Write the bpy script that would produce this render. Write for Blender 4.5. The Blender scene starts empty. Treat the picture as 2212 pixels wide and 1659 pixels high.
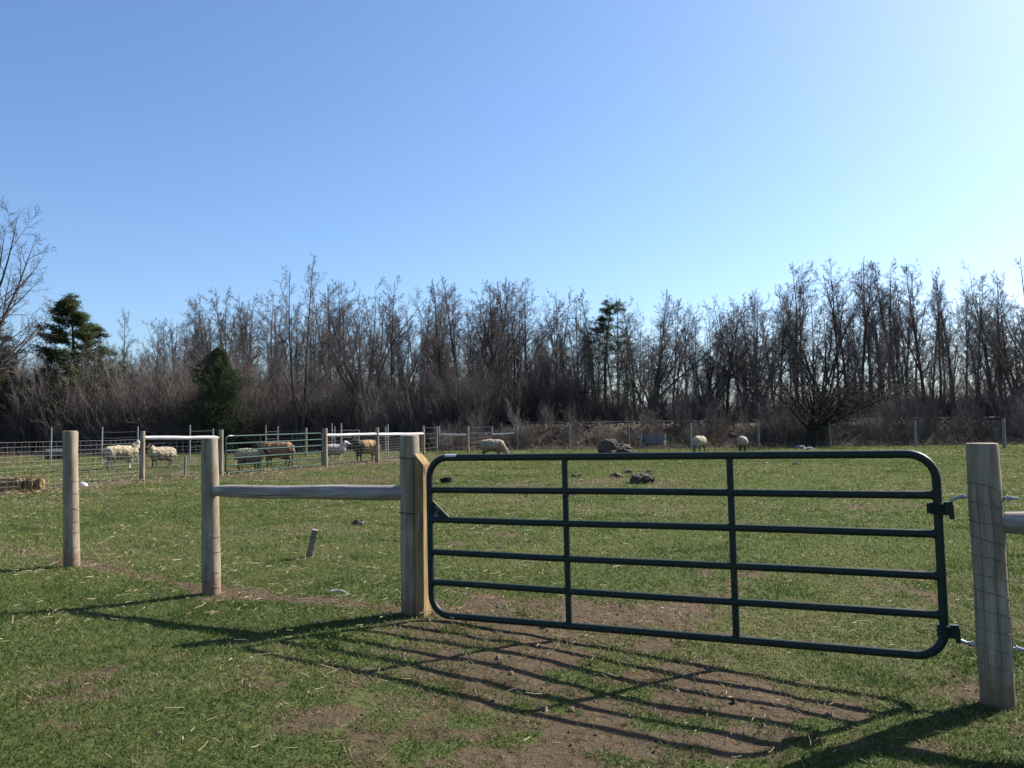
import bpy, math, random
import numpy as np
from mathutils import Matrix, Vector, Euler

# ------------------------------------------------------------------ camera, sky, sun, exposure
scene = bpy.context.scene
C = scene.collection
F_V, CX, CY = 1770.0, 1106.0, 829.5          # lens and picture centre, in units of a 2212 wide view
CAM_H, PITCH, ROLL = 1.47, 0.0506, 0.012
cam_d = bpy.data.cameras.new('camera')
cam_d.sensor_width = 36.0
cam_d.lens = 36.0 * F_V / 2212.0
cam_d.clip_start, cam_d.clip_end = 0.05, 6000
cam = bpy.data.objects.new('camera', cam_d)
C.objects.link(cam)
CAM_R = Matrix.Rotation(math.radians(90) + PITCH, 3, 'X') @ Matrix.Rotation(-ROLL, 3, 'Z')
cam.matrix_world = Matrix.Translation((0, 0, CAM_H)) @ CAM_R.to_4x4()
scene.camera = cam

SUN_EL, SUN_AZ = math.radians(39.5), math.radians(57.5)     # azimuth clockwise from +Y
world = bpy.data.worlds.new('World')
scene.world = world
world.use_nodes = True
wn = world.node_tree
for n in list(wn.nodes): wn.nodes.remove(n)
sky = wn.nodes.new('ShaderNodeTexSky')
sky.sky_type = 'NISHITA'
sky.sun_disc = False
sky.sun_elevation = SUN_EL
sky.sun_rotation = SUN_AZ
sky.altitude = 200
sky.air_density = 1.0
sky.dust_density = 1.25
sky.ozone_density = 6.8
bg = wn.nodes.new('ShaderNodeBackground')
bg.inputs['Strength'].default_value = 0.084
wo = wn.nodes.new('ShaderNodeOutputWorld')
wn.links.new(sky.outputs[0], bg.inputs[0])
wn.links.new(bg.outputs[0], wo.inputs[0])

sd = bpy.data.lights.new('sun', 'SUN')
sd.energy = 5.0
sd.angle = math.radians(0.53)
sd.color = (1.0, 0.94, 0.85)
sun = bpy.data.objects.new('sun', sd)
C.objects.link(sun)
sun_dir = Vector((math.sin(SUN_AZ) * math.cos(SUN_EL), math.cos(SUN_AZ) * math.cos(SUN_EL), math.sin(SUN_EL)))
sun.rotation_euler = sun_dir.to_track_quat('Z', 'Y').to_euler()
sun.location = (30, 20, 30)

vs = scene.view_settings
vs.view_transform = 'Standard'
vs.look = 'None'
vs.exposure = 1.18
vs.gamma = 1.0
vs.use_curve_mapping = False
scene.render.engine = 'CYCLES'
scene.cycles.max_bounces = 6
scene.cycles.transparent_max_bounces = 6
scene.cycles.use_denoising = True

# ------------------------------------------------------------------ noise and terrain
rng = np.random.default_rng(7)
random.seed(7)

def _hash(ix, iy, iz, seed):
    h = (ix.astype(np.int64) * 374761393 + iy.astype(np.int64) * 668265263 + iz.astype(np.int64) * 2147483647 + seed * 974711) & 0xffffffff
    h = ((h ^ (h >> 13)) * 1274126177) & 0xffffffff
    h = (h ^ (h >> 16)) & 0xffffffff
    return h / 4294967295.0

def vnoise3(x, y, z, seed=0):
    x = np.asarray(x, float); y = np.asarray(y, float); z = np.asarray(z, float)
    x, y, z = np.broadcast_arrays(x, y, z)
    ix, iy, iz = np.floor(x), np.floor(y), np.floor(z)
    fx, fy, fz = x - ix, y - iy, z - iz
    sx, sy, sz = fx * fx * (3 - 2 * fx), fy * fy * (3 - 2 * fy), fz * fz * (3 - 2 * fz)
    r = 0
    for dx in (0, 1):
        for dy in (0, 1):
            for dz in (0, 1):
                w = (sx if dx else 1 - sx) * (sy if dy else 1 - sy) * (sz if dz else 1 - sz)
                r = r + w * _hash(ix + dx, iy + dy, iz + dz, seed)
    return r * 2 - 1

def vnoise(x, y, seed=0):
    x = np.asarray(x, float); y = np.asarray(y, float)
    ix, iy = np.floor(x), np.floor(y)
    fx, fy = x - ix, y - iy
    sx, sy = fx * fx * (3 - 2 * fx), fy * fy * (3 - 2 * fy)
    zz = np.zeros_like(ix)
    a = _hash(ix, iy, zz, seed); b = _hash(ix + 1, iy, zz, seed)
    c = _hash(ix, iy + 1, zz, seed); d = _hash(ix + 1, iy + 1, zz, seed)
    return ((a * (1 - sx) + b * sx) * (1 - sy) + (c * (1 - sx) + d * sx) * sy) * 2 - 1

def fbm(x, y, seed=0, oct=3):
    r, a, f = 0, 0.55, 1.0
    for o in range(oct):
        r = r + a * vnoise(x * f + 13.7 * o, y * f - 7.1 * o, seed + o)
        a *= 0.5; f *= 2.03
    return r

def sstep(a, b, t):
    t = np.clip((t - a) / (b - a), 0, 1)
    return t * t * (3 - 2 * t)

EMB_X0, EMB_Y, EMB_H = -4.0, 52.0, 1.45
def gz(x, y):
    x = np.asarray(x, float); y = np.asarray(y, float)
    t = 0.7 * x - 0.7 * (y - 6.4)
    z = -0.15 * sstep(-0.6, 3.2, t)
    d = np.sqrt(x * x + y * y)
    near = np.exp(-((d / 22.0) ** 2))
    z = z + near * (0.014 * vnoise(x * 1.5, y * 1.5, 3) + 0.007 * vnoise(x * 4.1, y * 4.1, 4) + 0.0045 * vnoise(x * 9, y * 9, 5))
    z = z + 0.035 * vnoise(x * 0.23, y * 0.23, 6) * sstep(6, 14, d)
    # railway bank behind the pasture
    yb = EMB_Y + 0.06 * x
    prof = sstep(-2.6, 0.0, y - yb) * (1 - sstep(4.0, 7.0, y - yb))
    z = z + prof * EMB_H * sstep(EMB_X0 - 3, EMB_X0 + 5, x) * (1 - sstep(90, 110, x))
    return z

def ray(px, py):
    v = Vector(((px - CX) / F_V, -(py - CY) / F_V, -1.0))
    return CAM_R @ v

def at(px, py):
    """the point of the ground seen at a spot of the 2212 wide view"""
    d = ray(px, py)
    z = 0.0
    for _ in range(12):
        t = (z - CAM_H) / d.z
        z = 0.5 * z + 0.5 * float(gz(d.x * t, d.y * t))
    return Vector((d.x * t, d.y * t, float(gz(d.x * t, d.y * t))))

def at_y(px, py, Y):
    d = ray(px, py)
    t = Y / d.y
    return Vector((d.x * t, Y, CAM_H + d.z * t))

def on_ground(x, y):
    return Vector((x, y, float(gz(x, y))))

# ------------------------------------------------------------------ materials
MATS = {}
def nt(name):
    m = bpy.data.materials.new(name)
    m.use_nodes = True
    t = m.node_tree
    b = t.nodes['Principled BSDF']
    MATS[name] = m
    return m, t, b

def ramp(t, fac, stops):
    r = t.nodes.new('ShaderNodeValToRGB')
    e = r.color_ramp.elements
    while len(e) > 1: e.remove(e[-1])
    e[0].position = stops[0][0]; e[0].color = (*stops[0][1], 1)
    for p, c in stops[1:]:
        k = e.new(p); k.color = (*c, 1)
    t.links.new(fac, r.inputs[0])
    return r.outputs[0]

def noise(t, scale, detail=3.0, vec=None, rough=0.55, mapping=None):
    n = t.nodes.new('ShaderNodeTexNoise')
    n.inputs['Scale'].default_value = scale
    n.inputs['Detail'].default_value = detail
    n.inputs['Roughness'].default_value = rough
    if vec is None:
        tc = t.nodes.new('ShaderNodeTexCoord')
        vec = tc.outputs['Object']
    if mapping is not None:
        mp = t.nodes.new('ShaderNodeMapping')
        mp.inputs['Scale'].default_value = mapping
        t.links.new(vec, mp.inputs['Vector'])
        vec = mp.outputs[0]
    t.links.new(vec, n.inputs['Vector'])
    return n.outputs['Fac']

def mixc(t, fac, a, b, mode='MIX'):
    m = t.nodes.new('ShaderNodeMix')
    m.data_type = 'RGBA'; m.blend_type = mode
    def put(s, v):
        if isinstance(v, (tuple, list)): s.default_value = (*v, 1)
        else: t.links.new(v, s)
    if isinstance(fac, float): m.inputs[0].default_value = fac
    else: t.links.new(fac, m.inputs[0])
    put(m.inputs[6], a); put(m.inputs[7], b)
    return m.outputs[2]

def bump(t, b, h, strength=0.4, dist=0.01):
    n = t.nodes.new('ShaderNodeBump')
    n.inputs['Strength'].default_value = strength
    n.inputs['Distance'].default_value = dist
    t.links.new(h, n.inputs['Height'])
    t.links.new(n.outputs[0], b.inputs['Normal'])

def simple(name, stops, scale=4.0, rough=0.85, mapping=None, bumpy=0.0, bdist=0.01, spec=0.3, detail=4.0, metallic=0.0):
    m, t, b = nt(name)
    f = noise(t, scale, detail, mapping=mapping)
    t.links.new(ramp(t, f, stops), b.inputs['Base Color'])
    b.inputs['Roughness'].default_value = rough
    b.inputs['Specular IOR Level'].default_value = spec
    b.inputs['Metallic'].default_value = metallic
    if bumpy: bump(t, b, f, bumpy, bdist)
    return m

def wood(name, dark, mid, light, stain=None, knots=0.5, bumpy=0.5):
    """round weathered pole, grain along local z; soil stain climbing from the foot"""
    m, t, b = nt(name)
    tc = t.nodes.new('ShaderNodeTexCoord')
    o = tc.outputs['Object']
    g = noise(t, 1.0, 6.0, o, 0.65, (22, 22, 2.6))
    c = ramp(t, g, [(0.28, dark), (0.5, mid), (0.72, light)])
    big = noise(t, 2.2, 2.0, o)
    c = mixc(t, ramp(t, big, [(0.35, (0, 0, 0)), (0.7, (0.55, 0.55, 0.55))]), c, tuple(0.6 * v for v in mid))
    k = noise(t, 1.0, 1.0, o, 0.4, (11, 11, 5))
    kf = ramp(t, k, [(0.72, (0, 0, 0)), (0.78, (knots, knots, knots))])
    c = mixc(t, kf, c, tuple(0.3 * v for v in dark))
    crack = noise(t, 1.0, 2.0, o, 0.5, (60, 60, 0.8))
    cf = ramp(t, crack, [(0.25, (0.8, 0.8, 0.8)), (0.32, (0, 0, 0))])
    c = mixc(t, cf, c, tuple(0.35 * v for v in dark))
    if stain:
        sep = t.nodes.new('ShaderNodeSeparateXYZ')
        t.links.new(o, sep.inputs[0])
        sn = noise(t, 9.0, 3.0, o)
        ad = t.nodes.new('ShaderNodeMath'); ad.operation = 'MULTIPLY_ADD'
        t.links.new(sn, ad.inputs[0]); ad.inputs[1].default_value = -0.25
        t.links.new(sep.outputs['Z'], ad.inputs[2])
        sf = ramp(t, ad.outputs[0], [(-0.0, (0.6, 0.6, 0.6)), (0.04, (0.25, 0.25, 0.25)), (0.12, (0, 0, 0))])
        c = mixc(t, sf, c, stain)
    t.links.new(c, b.inputs['Base Color'])
    b.inputs['Roughness'].default_value = 0.85
    b.inputs['Specular IOR Level'].default_value = 0.2
    bump(t, b, g, bumpy, 0.006)
    return m

wood('post_wood', (0.13, 0.10, 0.068), (0.26, 0.21, 0.15), (0.40, 0.335, 0.25), stain=(0.164, 0.0943, 0.0533), bumpy=0.8)
wood('grey_rail_wood', (0.13, 0.108, 0.092), (0.27, 0.238, 0.215), (0.47, 0.43, 0.395), knots=0.85, bumpy=0.9)
wood('rail_wood', (0.34, 0.3315, 0.34), (0.527, 0.51, 0.51), (0.68, 0.663, 0.6545), knots=0.6)
wood('old_wood', (0.132, 0.1254, 0.1122), (0.2112, 0.198, 0.1782), (0.3036, 0.2838, 0.264))
wood('new_pine', (0.13, 0.082, 0.034), (0.23, 0.152, 0.068), (0.36, 0.255, 0.13), knots=0.85, bumpy=0.4)
simple('end_grain', [(0.3, (0.2508, 0.2178, 0.1716)), (0.7, (0.4092, 0.3696, 0.3102))], 14, 0.9)
m, t, b = nt('green_paint')
gf = noise(t, 7.0, 4.0)
gc = ramp(t, gf, [(0.3, (0.0025, 0.0115, 0.0085)), (0.62, (0.004, 0.017, 0.0125)), (0.8, (0.008, 0.022, 0.017))])
scuff = ramp(t, noise(t, 26.0, 5.0, rough=0.7), [(0.66, (0, 0, 0)), (0.74, (0.8, 0.8, 0.8))])
gc = mixc(t, scuff, gc, (0.035, 0.038, 0.034))
dust = ramp(t, noise(t, 3.0, 4.0), [(0.45, (0, 0, 0)), (0.8, (0.35, 0.35, 0.35))])
gc = mixc(t, dust, gc, (0.028, 0.026, 0.021))
t.links.new(gc, b.inputs['Base Color'])
t.links.new(ramp(t, noise(t, 30, 3), [(0.3, (0.45, 0.45, 0.45)), (0.7, (0.68, 0.68, 0.68))]), b.inputs['Roughness'])
b.inputs['Specular IOR Level'].default_value = 0.35
simple('pen_gate_paint', [(0.3, (0.008, 0.034, 0.024)), (0.7, (0.016, 0.056, 0.042))], 7, 0.6, spec=0.2)
simple('galvanised', [(0.3, (0.264, 0.272, 0.288)), (0.7, (0.416, 0.424, 0.44))], 25, 0.42, spec=0.5, metallic=0.7)
simple('wire_metal', [(0.3, (0.14, 0.14, 0.14)), (0.7, (0.25, 0.25, 0.25))], 9, 0.6, spec=0.4)
simple('dull_wire', [(0.3, (0.066, 0.0594, 0.0561)), (0.7, (0.132, 0.1254, 0.1188))], 9, 0.6, spec=0.4)
simple('steel_post', [(0.3, (0.1452, 0.1485, 0.1518)), (0.7, (0.2376, 0.2409, 0.2475))], 9, 0.6, spec=0.4)
simple('sticker', [(0.3, (0.4092, 0.4356, 0.4884)), (0.7, (0.528, 0.5412, 0.5676))], 30, 0.5)
simple('bark', [(0.25, (0.0255, 0.0218, 0.0203)), (0.5, (0.0562, 0.048, 0.045)), (0.75, (0.1013, 0.0885, 0.0825))], 3.0, 0.95, mapping=(4, 4, 0.7), bumpy=0.5, bdist=0.03)
simple('bark_pale', [(0.25, (0.0413, 0.0353, 0.0315)), (0.5, (0.0788, 0.069, 0.0622)), (0.75, (0.135, 0.12, 0.1087))], 3.0, 0.95, mapping=(4, 4, 0.7), bumpy=0.5, bdist=0.03)
simple('twig', [(0.25, (0.0488, 0.0375, 0.0353)), (0.5, (0.0788, 0.063, 0.0592)), (0.75, (0.1162, 0.096, 0.09))], 1.2, 0.9)
simple('twig_pale', [(0.25, (0.0638, 0.051, 0.0465)), (0.5, (0.1013, 0.0848, 0.0765)), (0.75, (0.15, 0.129, 0.1162))], 1.2, 0.9)
simple('bark_dark', [(0.25, (0.0092, 0.0079, 0.0079)), (0.5, (0.0198, 0.0172, 0.0165)), (0.75, (0.0363, 0.0317, 0.0297))], 3.0, 0.95, mapping=(4, 4, 0.7), bumpy=0.5, bdist=0.03)
simple('twig_dark', [(0.25, (0.0119, 0.0099, 0.0099)), (0.5, (0.0211, 0.0178, 0.0172)), (0.75, (0.033, 0.0284, 0.0271))], 1.2, 0.9)
simple('brush', [(0.25, (0.064, 0.052, 0.045)), (0.45, (0.108, 0.09, 0.079)), (0.6, (0.145, 0.124, 0.109)), (0.78, (0.22, 0.192, 0.168))], 0.9, 0.95)
simple('brush_grey', [(0.25, (0.08, 0.068, 0.06)), (0.5, (0.14, 0.122, 0.11)), (0.78, (0.24, 0.215, 0.195))], 0.9, 0.95)

def needles(name, stops):
    m = simple(name, stops, 1.6, 0.8)
    t = m.node_tree; b = t.nodes['Principled BSDF']
    tr = t.nodes.new('ShaderNodeBsdfTranslucent')
    t.links.new(b.inputs['Base Color'].links[0].from_socket, tr.inputs[0])
    mx = t.nodes.new('ShaderNodeMixShader'); mx.inputs[0].default_value = 0.35
    t.links.new(b.outputs[0], mx.inputs[1]); t.links.new(tr.outputs[0], mx.inputs[2])
    t.links.new(mx.outputs[0], t.nodes['Material Output'].inputs[0])
needles('needle', [(0.25, (0.0297, 0.0429, 0.0145)), (0.5, (0.0561, 0.0726, 0.0251)), (0.75, (0.0924, 0.1023, 0.0396))])
needles('needle_dark', [(0.25, (0.026, 0.040, 0.016)), (0.5, (0.046, 0.066, 0.026)), (0.75, (0.08, 0.098, 0.042))])
simple('clod', [(0.25, (0.036, 0.028, 0.022)), (0.5, (0.072, 0.057, 0.045)), (0.75, (0.15, 0.125, 0.10))], 14, 0.95, bumpy=0.8, bdist=0.02)
simple('stone', [(0.25, (0.1056, 0.099, 0.0957)), (0.5, (0.1782, 0.1716, 0.165)), (0.75, (0.2772, 0.264, 0.2508))], 6, 0.95, bumpy=0.5, bdist=0.02)
simple('ballast_stone', [(0.25, (0.0363, 0.033, 0.0317)), (0.5, (0.0726, 0.066, 0.0634)), (0.75, (0.1452, 0.1353, 0.1287))], 1.5, 0.95)
simple('crumb', [(0.25, (0.0495, 0.033, 0.0224)), (0.5, (0.0924, 0.0647, 0.0462)), (0.75, (0.1584, 0.1188, 0.0858))], 3, 0.95)
simple('white_stone', [(0.25, (0.425, 0.4165, 0.391)), (0.75, (0.612, 0.6035, 0.578))], 9, 0.9, bumpy=0.4)
simple('rubber', [(0.3, (0.0079, 0.0079, 0.0086)), (0.7, (0.0198, 0.0198, 0.0211))], 12, 0.75)
simple('rust', [(0.3, (0.0231, 0.0165, 0.0132)), (0.7, (0.066, 0.0429, 0.0297))], 9, 0.8, spec=0.4)
simple('bench_wood', [(0.3, (0.12, 0.12, 0.128)), (0.7, (0.20, 0.20, 0.21))], 5, 0.85, mapping=(1, 8, 8))
simple('bench_post', [(0.3, (0.264, 0.2574, 0.2442)), (0.7, (0.396, 0.3828, 0.363))], 5, 0.85)
simple('dark_board', [(0.3, (0.0396, 0.0429, 0.0495)), (0.7, (0.0792, 0.0825, 0.0891))], 4, 0.85, mapping=(1, 6, 6))
simple('hay', [(0.25, (0.066, 0.0429, 0.0198)), (0.5, (0.165, 0.1122, 0.0528)), (0.75, (0.3036, 0.2244, 0.1122))], 22, 0.95, bumpy=0.9, bdist=0.03)

def attr_mat(name, rough=0.8, transl=0.0, var=0.0, spec=0.2):
    m, t, b = nt(name)
    a = t.nodes.new('ShaderNodeAttribute'); a.attribute_name = 'col'
    col = a.outputs['Color']
    if var:
        f = noise(t, var, 3.0)
        col = mixc(t, 1.0, col, ramp(t, f, [(0.25, (0.62, 0.62, 0.62)), (0.75, (1.25, 1.22, 1.18))]), 'MULTIPLY')
    t.links.new(col, b.inputs['Base Color'])
    b.inputs['Roughness'].default_value = rough
    b.inputs['Specular IOR Level'].default_value = spec
    if transl:
        tr = t.nodes.new('ShaderNodeBsdfTranslucent')
        t.links.new(col, tr.inputs[0])
        mx = t.nodes.new('ShaderNodeMixShader'); mx.inputs[0].default_value = transl
        t.links.new(b.outputs[0], mx.inputs[1]); t.links.new(tr.outputs[0], mx.inputs[2])
        t.links.new(mx.outputs[0], t.nodes['Material Output'].inputs[0])
    return m
attr_mat('grass_blade', 0.7, 0.4)
attr_mat('straw_mat', 0.75, 0.15)
attr_mat('wool', 0.95, 0.0, 16.0)

# ------------------------------------------------------------------ object helpers
def link(o, parent=None):
    C.objects.link(o)
    if parent is not None: o.parent = parent
    return o

def props(o, label=None, cat=None, group=None, kind=None):
    if label: o['label'] = label
    if cat: o['category'] = cat
    if group: o['group'] = group
    if kind: o['kind'] = kind
    return o

def thing(name, loc, label, cat, group=None, rz=0.0):
    o = bpy.data.objects.new(name, None)
    o.empty_display_size = 0.2
    o.location = loc
    o.rotation_euler = (0, 0, rz)
    link(o)
    return props(o, label, cat, group)

def np_mesh(name, V, faces, mat, smooth=True, col=None):
    """V (n,3); faces: list of (k,3) and (k,4) index arrays"""
    me = bpy.data.meshes.new(name)
    V = np.asarray(V, np.float32)
    me.vertices.add(len(V))
    me.vertices.foreach_set('co', V.ravel())
    faces = [np.asarray(f, np.int32) for f in faces if len(f)]
    loops = np.concatenate([f.ravel() for f in faces])
    tot = np.concatenate([np.full(len(f), f.shape[1], np.int32) for f in faces])
    start = np.concatenate([[0], np.cumsum(tot)[:-1]]).astype(np.int32)
    me.loops.add(len(loops))
    me.loops.foreach_set('vertex_index', loops)
    me.polygons.add(len(tot))
    me.polygons.foreach_set('loop_start', start)
    me.polygons.foreach_set('loop_total', tot)
    if smooth: me.polygons.foreach_set('use_smooth', np.ones(len(tot), bool))
    if col is not None:
        a = me.attributes.new('col', 'FLOAT_COLOR', 'POINT')
        a.data.foreach_set('color', np.asarray(col, np.float32).ravel())
    me.update(calc_edges=True)
    me.validate()
    if mat: me.materials.append(MATS[mat])
    return me

class MB:
    """collects shapes for one mesh"""
    def __init__(s): s.v, s.f, s.n = [], [], 0
    def add(s, V, F):
        V = np.asarray(V, float)
        s.v.append(V)
        s.f += [tuple(int(i) + s.n for i in f) for f in F]
        s.n += len(V)
        return s
    def box(s, c, d, R=None, taper=1.0):
        x, y, z = (k / 2 for k in d)
        V = np.array([(-x, -y, -z), (x, -y, -z), (x, y, -z), (-x, y, -z),
                      (-x * taper, -y * taper, z), (x * taper, -y * taper, z), (x * taper, y * taper, z), (-x * taper, y * taper, z)])
        if R is not None: V = V @ np.array(R).T
        return s.add(V + np.array(c), [(0, 3, 2, 1), (4, 5, 6, 7), (0, 1, 5, 4), (1, 2, 6, 5), (2, 3, 7, 6), (3, 0, 4, 7)])
    def tube(s, P, r, sides=10, caps=True, closed=False, jitter=0.0):
        P = np.asarray(P, float)
        n = len(P)
        r = np.broadcast_to(np.asarray(r, float), (n,))
        if closed: T = np.roll(P, -1, 0) - np.roll(P, 1, 0)
        else: T = np.gradient(P, axis=0)
        T /= np.linalg.norm(T, axis=1)[:, None] + 1e-12
        ref = np.array([0, 0, 1.0]) if abs(T[0][2]) < 0.9 else np.array([1.0, 0, 0])
        u = np.cross(ref, T[0]); u /= np.linalg.norm(u)
        V = []
        a = np.linspace(0, 2 * math.pi, sides, endpoint=False)
        for i in range(n):
            u = u - T[i] * (u @ T[i]); u /= np.linalg.norm(u)
            w = np.cross(T[i], u)
            rr = r[i] * (1 + jitter * np.random.uniform(-1, 1, sides)) if jitter else r[i]
            V.append(P[i] + (np.cos(a) * rr)[:, None] * u + (np.sin(a) * rr)[:, None] * w)
        V = np.concatenate(V)
        F = []
        for i in range(n if closed else n - 1):
            j = (i + 1) % n
            for k in range(sides):
                k2 = (k + 1) % sides
                F.append((i * sides + k, i * sides + k2, j * sides + k2, j * sides + k))
        if caps and not closed:
            F.append(tuple(range(sides))[::-1]); F.append(tuple((n - 1) * sides + k for k in range(sides)))
        return s.add(V, F)
    def mesh(s, name, mat, smooth=True, sharp=None):
        me = bpy.data.meshes.new(name)
        me.from_pydata(np.concatenate(s.v).tolist(), [], s.f)
        me.materials.append(MATS[mat])
        if smooth:
            me.polygons.foreach_set('use_smooth', np.ones(len(me.polygons), bool))
            me.set_sharp_from_angle(angle=math.radians(sharp if sharp else 40))
        me.update()
        return me
    def obj(s, name, mat, parent=None, smooth=True, loc=None):
        o = bpy.data.objects.new(name, s.mesh(name, mat, smooth))
        if loc is not None: o.location = loc
        return link(o, parent)

# ------------------------------------------------------------------ ground
def seg_dist(x, y, pts):
    d = np.full(np.shape(x), 1e9)
    for (ax, ay), (bx, by) in zip(pts[:-1], pts[1:]):
        vx, vy = bx - ax, by - ay
        t = np.clip(((x - ax) * vx + (y - ay) * vy) / (vx * vx + vy * vy), 0, 1)
        d = np.minimum(d, np.hypot(x - ax - t * vx, y - ay - t * vy))
    return d

GATE_L, GATE_R = (-0.65, 6.39), (2.583, 4.92)
P_GATE = at(890, 1326); P_RAIL = at(457, 1281); P_LEFT = at(155, 1222)
P_OUT = P_LEFT + (P_LEFT - P_RAIL) * 0.95; P_OUT.z = float(gz(P_OUT.x, P_OUT.y))
PEN = [(-13.1, 15.5), (-11.87, 19.0), (-11.35, 21.3)] + [tuple(at(p, q)[:2]) for p, q in ((307, 1037), (477, 1027), (702, 1008), (815, 1000), (915, 985))]
SPOTS = []
for px, py, r, s in ((1385, 1045, 1.0, .8), (1330, 1036, .7, .6), (1250, 1040, 1.0, .5), (1100, 1045, 1.3, .45), (1900, 1092, .8, .75), (1840, 1100, .5, .8),
                     (1650, 1130, .5, .6), (1560, 1240, .5, .6), (2000, 1285, .35, .8), (1080, 1160, .9, .55), (1230, 1190, .5, .4), (1480, 1330, .55, .8),
                     (1330, 1300, .6, .6), (1000, 1290, .35, .7), (160, 1225, .3, .8), (465, 1283, .28, .8), (250, 1460, .25, .45), (140, 1500, .3, .35),
                     (560, 1480, .2, .5), (900, 1640, .4, .4), (1240, 1640, .4, .8), (1640, 1590, .22, .9), (1700, 1520, .3, .7), (2100, 1500, .25, .8),
                     (700, 1540, .25, .35), (30, 1570, .4, .3), (800, 1040, 1.5, .5), (600, 1035, 1.5, .8), (860, 1075, .8, .4)):
    g = at(px, py)
    SPOTS.append((g.x, g.y, r, s))

def bare(x, y):
    x = np.asarray(x, float); y = np.asarray(y, float)
    n1 = fbm(x * 1.1, y * 1.1, 21, 3); n2 = fbm(x * 4.3, y * 4.3, 31, 3); n3 = fbm(x * 0.28, y * 0.28, 41, 2)
    b = 0.08 + 0.22 * n1 + 0.26 * n2 + 0.18 * n3
    gd = ((x - 0.75) * 0.93 - (y - 4.95) * 0.36, (x - 0.75) * 0.36 + (y - 4.95) * 0.93)
    e = np.hypot(gd[0] / 2.3, gd[1] / 1.05)
    b = b + (0.36 + 0.42 * n2) * (1 - sstep(0.3, 1.25, e))
    e2 = np.hypot((x - 0.15) / 1.15, (y - 6.45) / 0.8)
    b = b + (0.46 + 0.3 * n2) * (1 - sstep(0.4, 1.3, e2))
    tr = seg_dist(x, y, [(P_OUT.x, P_OUT.y + .3), (P_LEFT.x, P_LEFT.y + 0.18), (P_RAIL.x, P_RAIL.y + 0.12), (P_GATE.x, P_GATE.y + .1)])
    b = b + 0.55 * np.exp(-(tr / (0.13 + 0.06 * n1)) ** 2)
    pf = seg_dist(x, y, PEN)
    b = b + 0.45 * np.exp(-(pf / 1.3) ** 2)
    # trodden ground inside the pen
    inside = sstep(22, 26, y - 0.35 * (x + 9)) * (1 - sstep(-6, -1, x + 0.0 * y)) 
    b = b + 0.22 * inside + 0.28 * inside * fbm(x * 0.5, y * 0.8, 55, 2)
    for sx, sy, r, s in SPOTS:
        b = b + s * (0.55 + 0.9 * n2) * np.exp(-(np.hypot(x - sx, (y - sy)) / r) ** 2)
    d = np.hypot(x, y)
    # rougher, leaf-littered ground under the wood
    yb = EMB_Y + 0.06 * x
    b = b + 0.9 * sstep(-3.2, -2.0, y - yb) * sstep(EMB_X0 - 6, EMB_X0, x) + 0.8 * sstep(47, 52, y) * (1 - sstep(EMB_X0 - 6, EMB_X0, x))
    return np.clip(b, 0, 1)

NU, rows = 480, []
y = -25.0
while y < 90: 
    rows.append(y)
    y += 0.9 if y < 1.0 else max(0.035, 0.0125 * y)
while y < 3500:
    rows.append(y); y *= 1.12
rows = np.array(rows)
uu = np.linspace(-1, 1, NU)
uu = np.sign(uu) * (0.62 * np.abs(uu) + 0.9 * np.abs(uu) ** 3)
GX = uu[None, :] * (np.abs(rows)[:, None] + 7.0)
GY = np.broadcast_to(rows[:, None], GX.shape)
GZ = gz(GX, GY) - 0.006
V = np.stack([GX, GY, GZ], -1).reshape(-1, 3)
ii = np.arange(len(rows) - 1)[:, None] * NU + np.arange(NU - 1)[None, :]
Fq = np.stack([ii, ii + 1, ii + NU + 1, ii + NU], -1).reshape(-1, 4)
BR = bare(GX, GY).ravel()
colv = np.stack([BR, BR, BR, np.ones_like(BR)], -1)

m, t, b = nt('ground_mat')
a = t.nodes.new('ShaderNodeAttribute'); a.attribute_name = 'col'
geo = t.nodes.new('ShaderNodeNewGeometry')
P = geo.outputs['Position']
fine = noise(t, 38, 5, P, 0.7); mid = noise(t, 7, 5, P, 0.6); big = noise(t, 0.6, 4, P, 0.6); vbig = noise(t, 0.13, 3, P)
soil = ramp(t, fine, [(0.25, (0.052, 0.036, 0.021)), (0.45, (0.095, 0.068, 0.042)), (0.62, (0.132, 0.098, 0.061)), (0.8, (0.19, 0.15, 0.098))])
soil = mixc(t, ramp(t, mid, [(0.35, (0, 0, 0)), (0.65, (0.6, 0.6, 0.6))]), soil, (0.072, 0.050, 0.030))
green = ramp(t, mid, [(0.25, (0.055, 0.072, 0.021)), (0.5, (0.086, 0.105, 0.032)), (0.75, (0.125, 0.142, 0.048))])
green = mixc(t, ramp(t, fine, [(0.3, (0.55, 0.55, 0.55)), (0.6, (0, 0, 0))]), green, (0.0330, 0.0396, 0.0139))
green = mixc(t, ramp(t, big, [(0.4, (0, 0, 0)), (0.72, (0.55, 0.55, 0.55))]), green, (0.100, 0.100, 0.041))
dry = ramp(t, noise(t, 95, 2, P), [(0.66, (0, 0, 0)), (0.72, (0.75, 0.75, 0.75))])
green = mixc(t, dry, green, (0.2376, 0.2046, 0.1122))
m0 = t.nodes.new('ShaderNodeMath'); m0.operation = 'MULTIPLY_ADD'
t.links.new(fine, m0.inputs[0]); m0.inputs[1].default_value = 0.55
t.links.new(a.outputs['Fac'], m0.inputs[2])
mm = t.nodes.new('ShaderNodeMath'); mm.operation = 'MULTIPLY_ADD'
t.links.new(noise(t, 13, 4, P, 0.65), mm.inputs[0]); mm.inputs[1].default_value = 0.6
t.links.new(m0.outputs[0], mm.inputs[2])
bf = ramp(t, mm.outputs[0], [(0.86, (0, 0, 0)), (1.0, (1, 1, 1))])
t.links.new(mixc(t, bf, green, soil), b.inputs['Base Color'])
b.inputs['Roughness'].default_value = 0.97
b.inputs['Specular IOR Level'].default_value = 0.1
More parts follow.
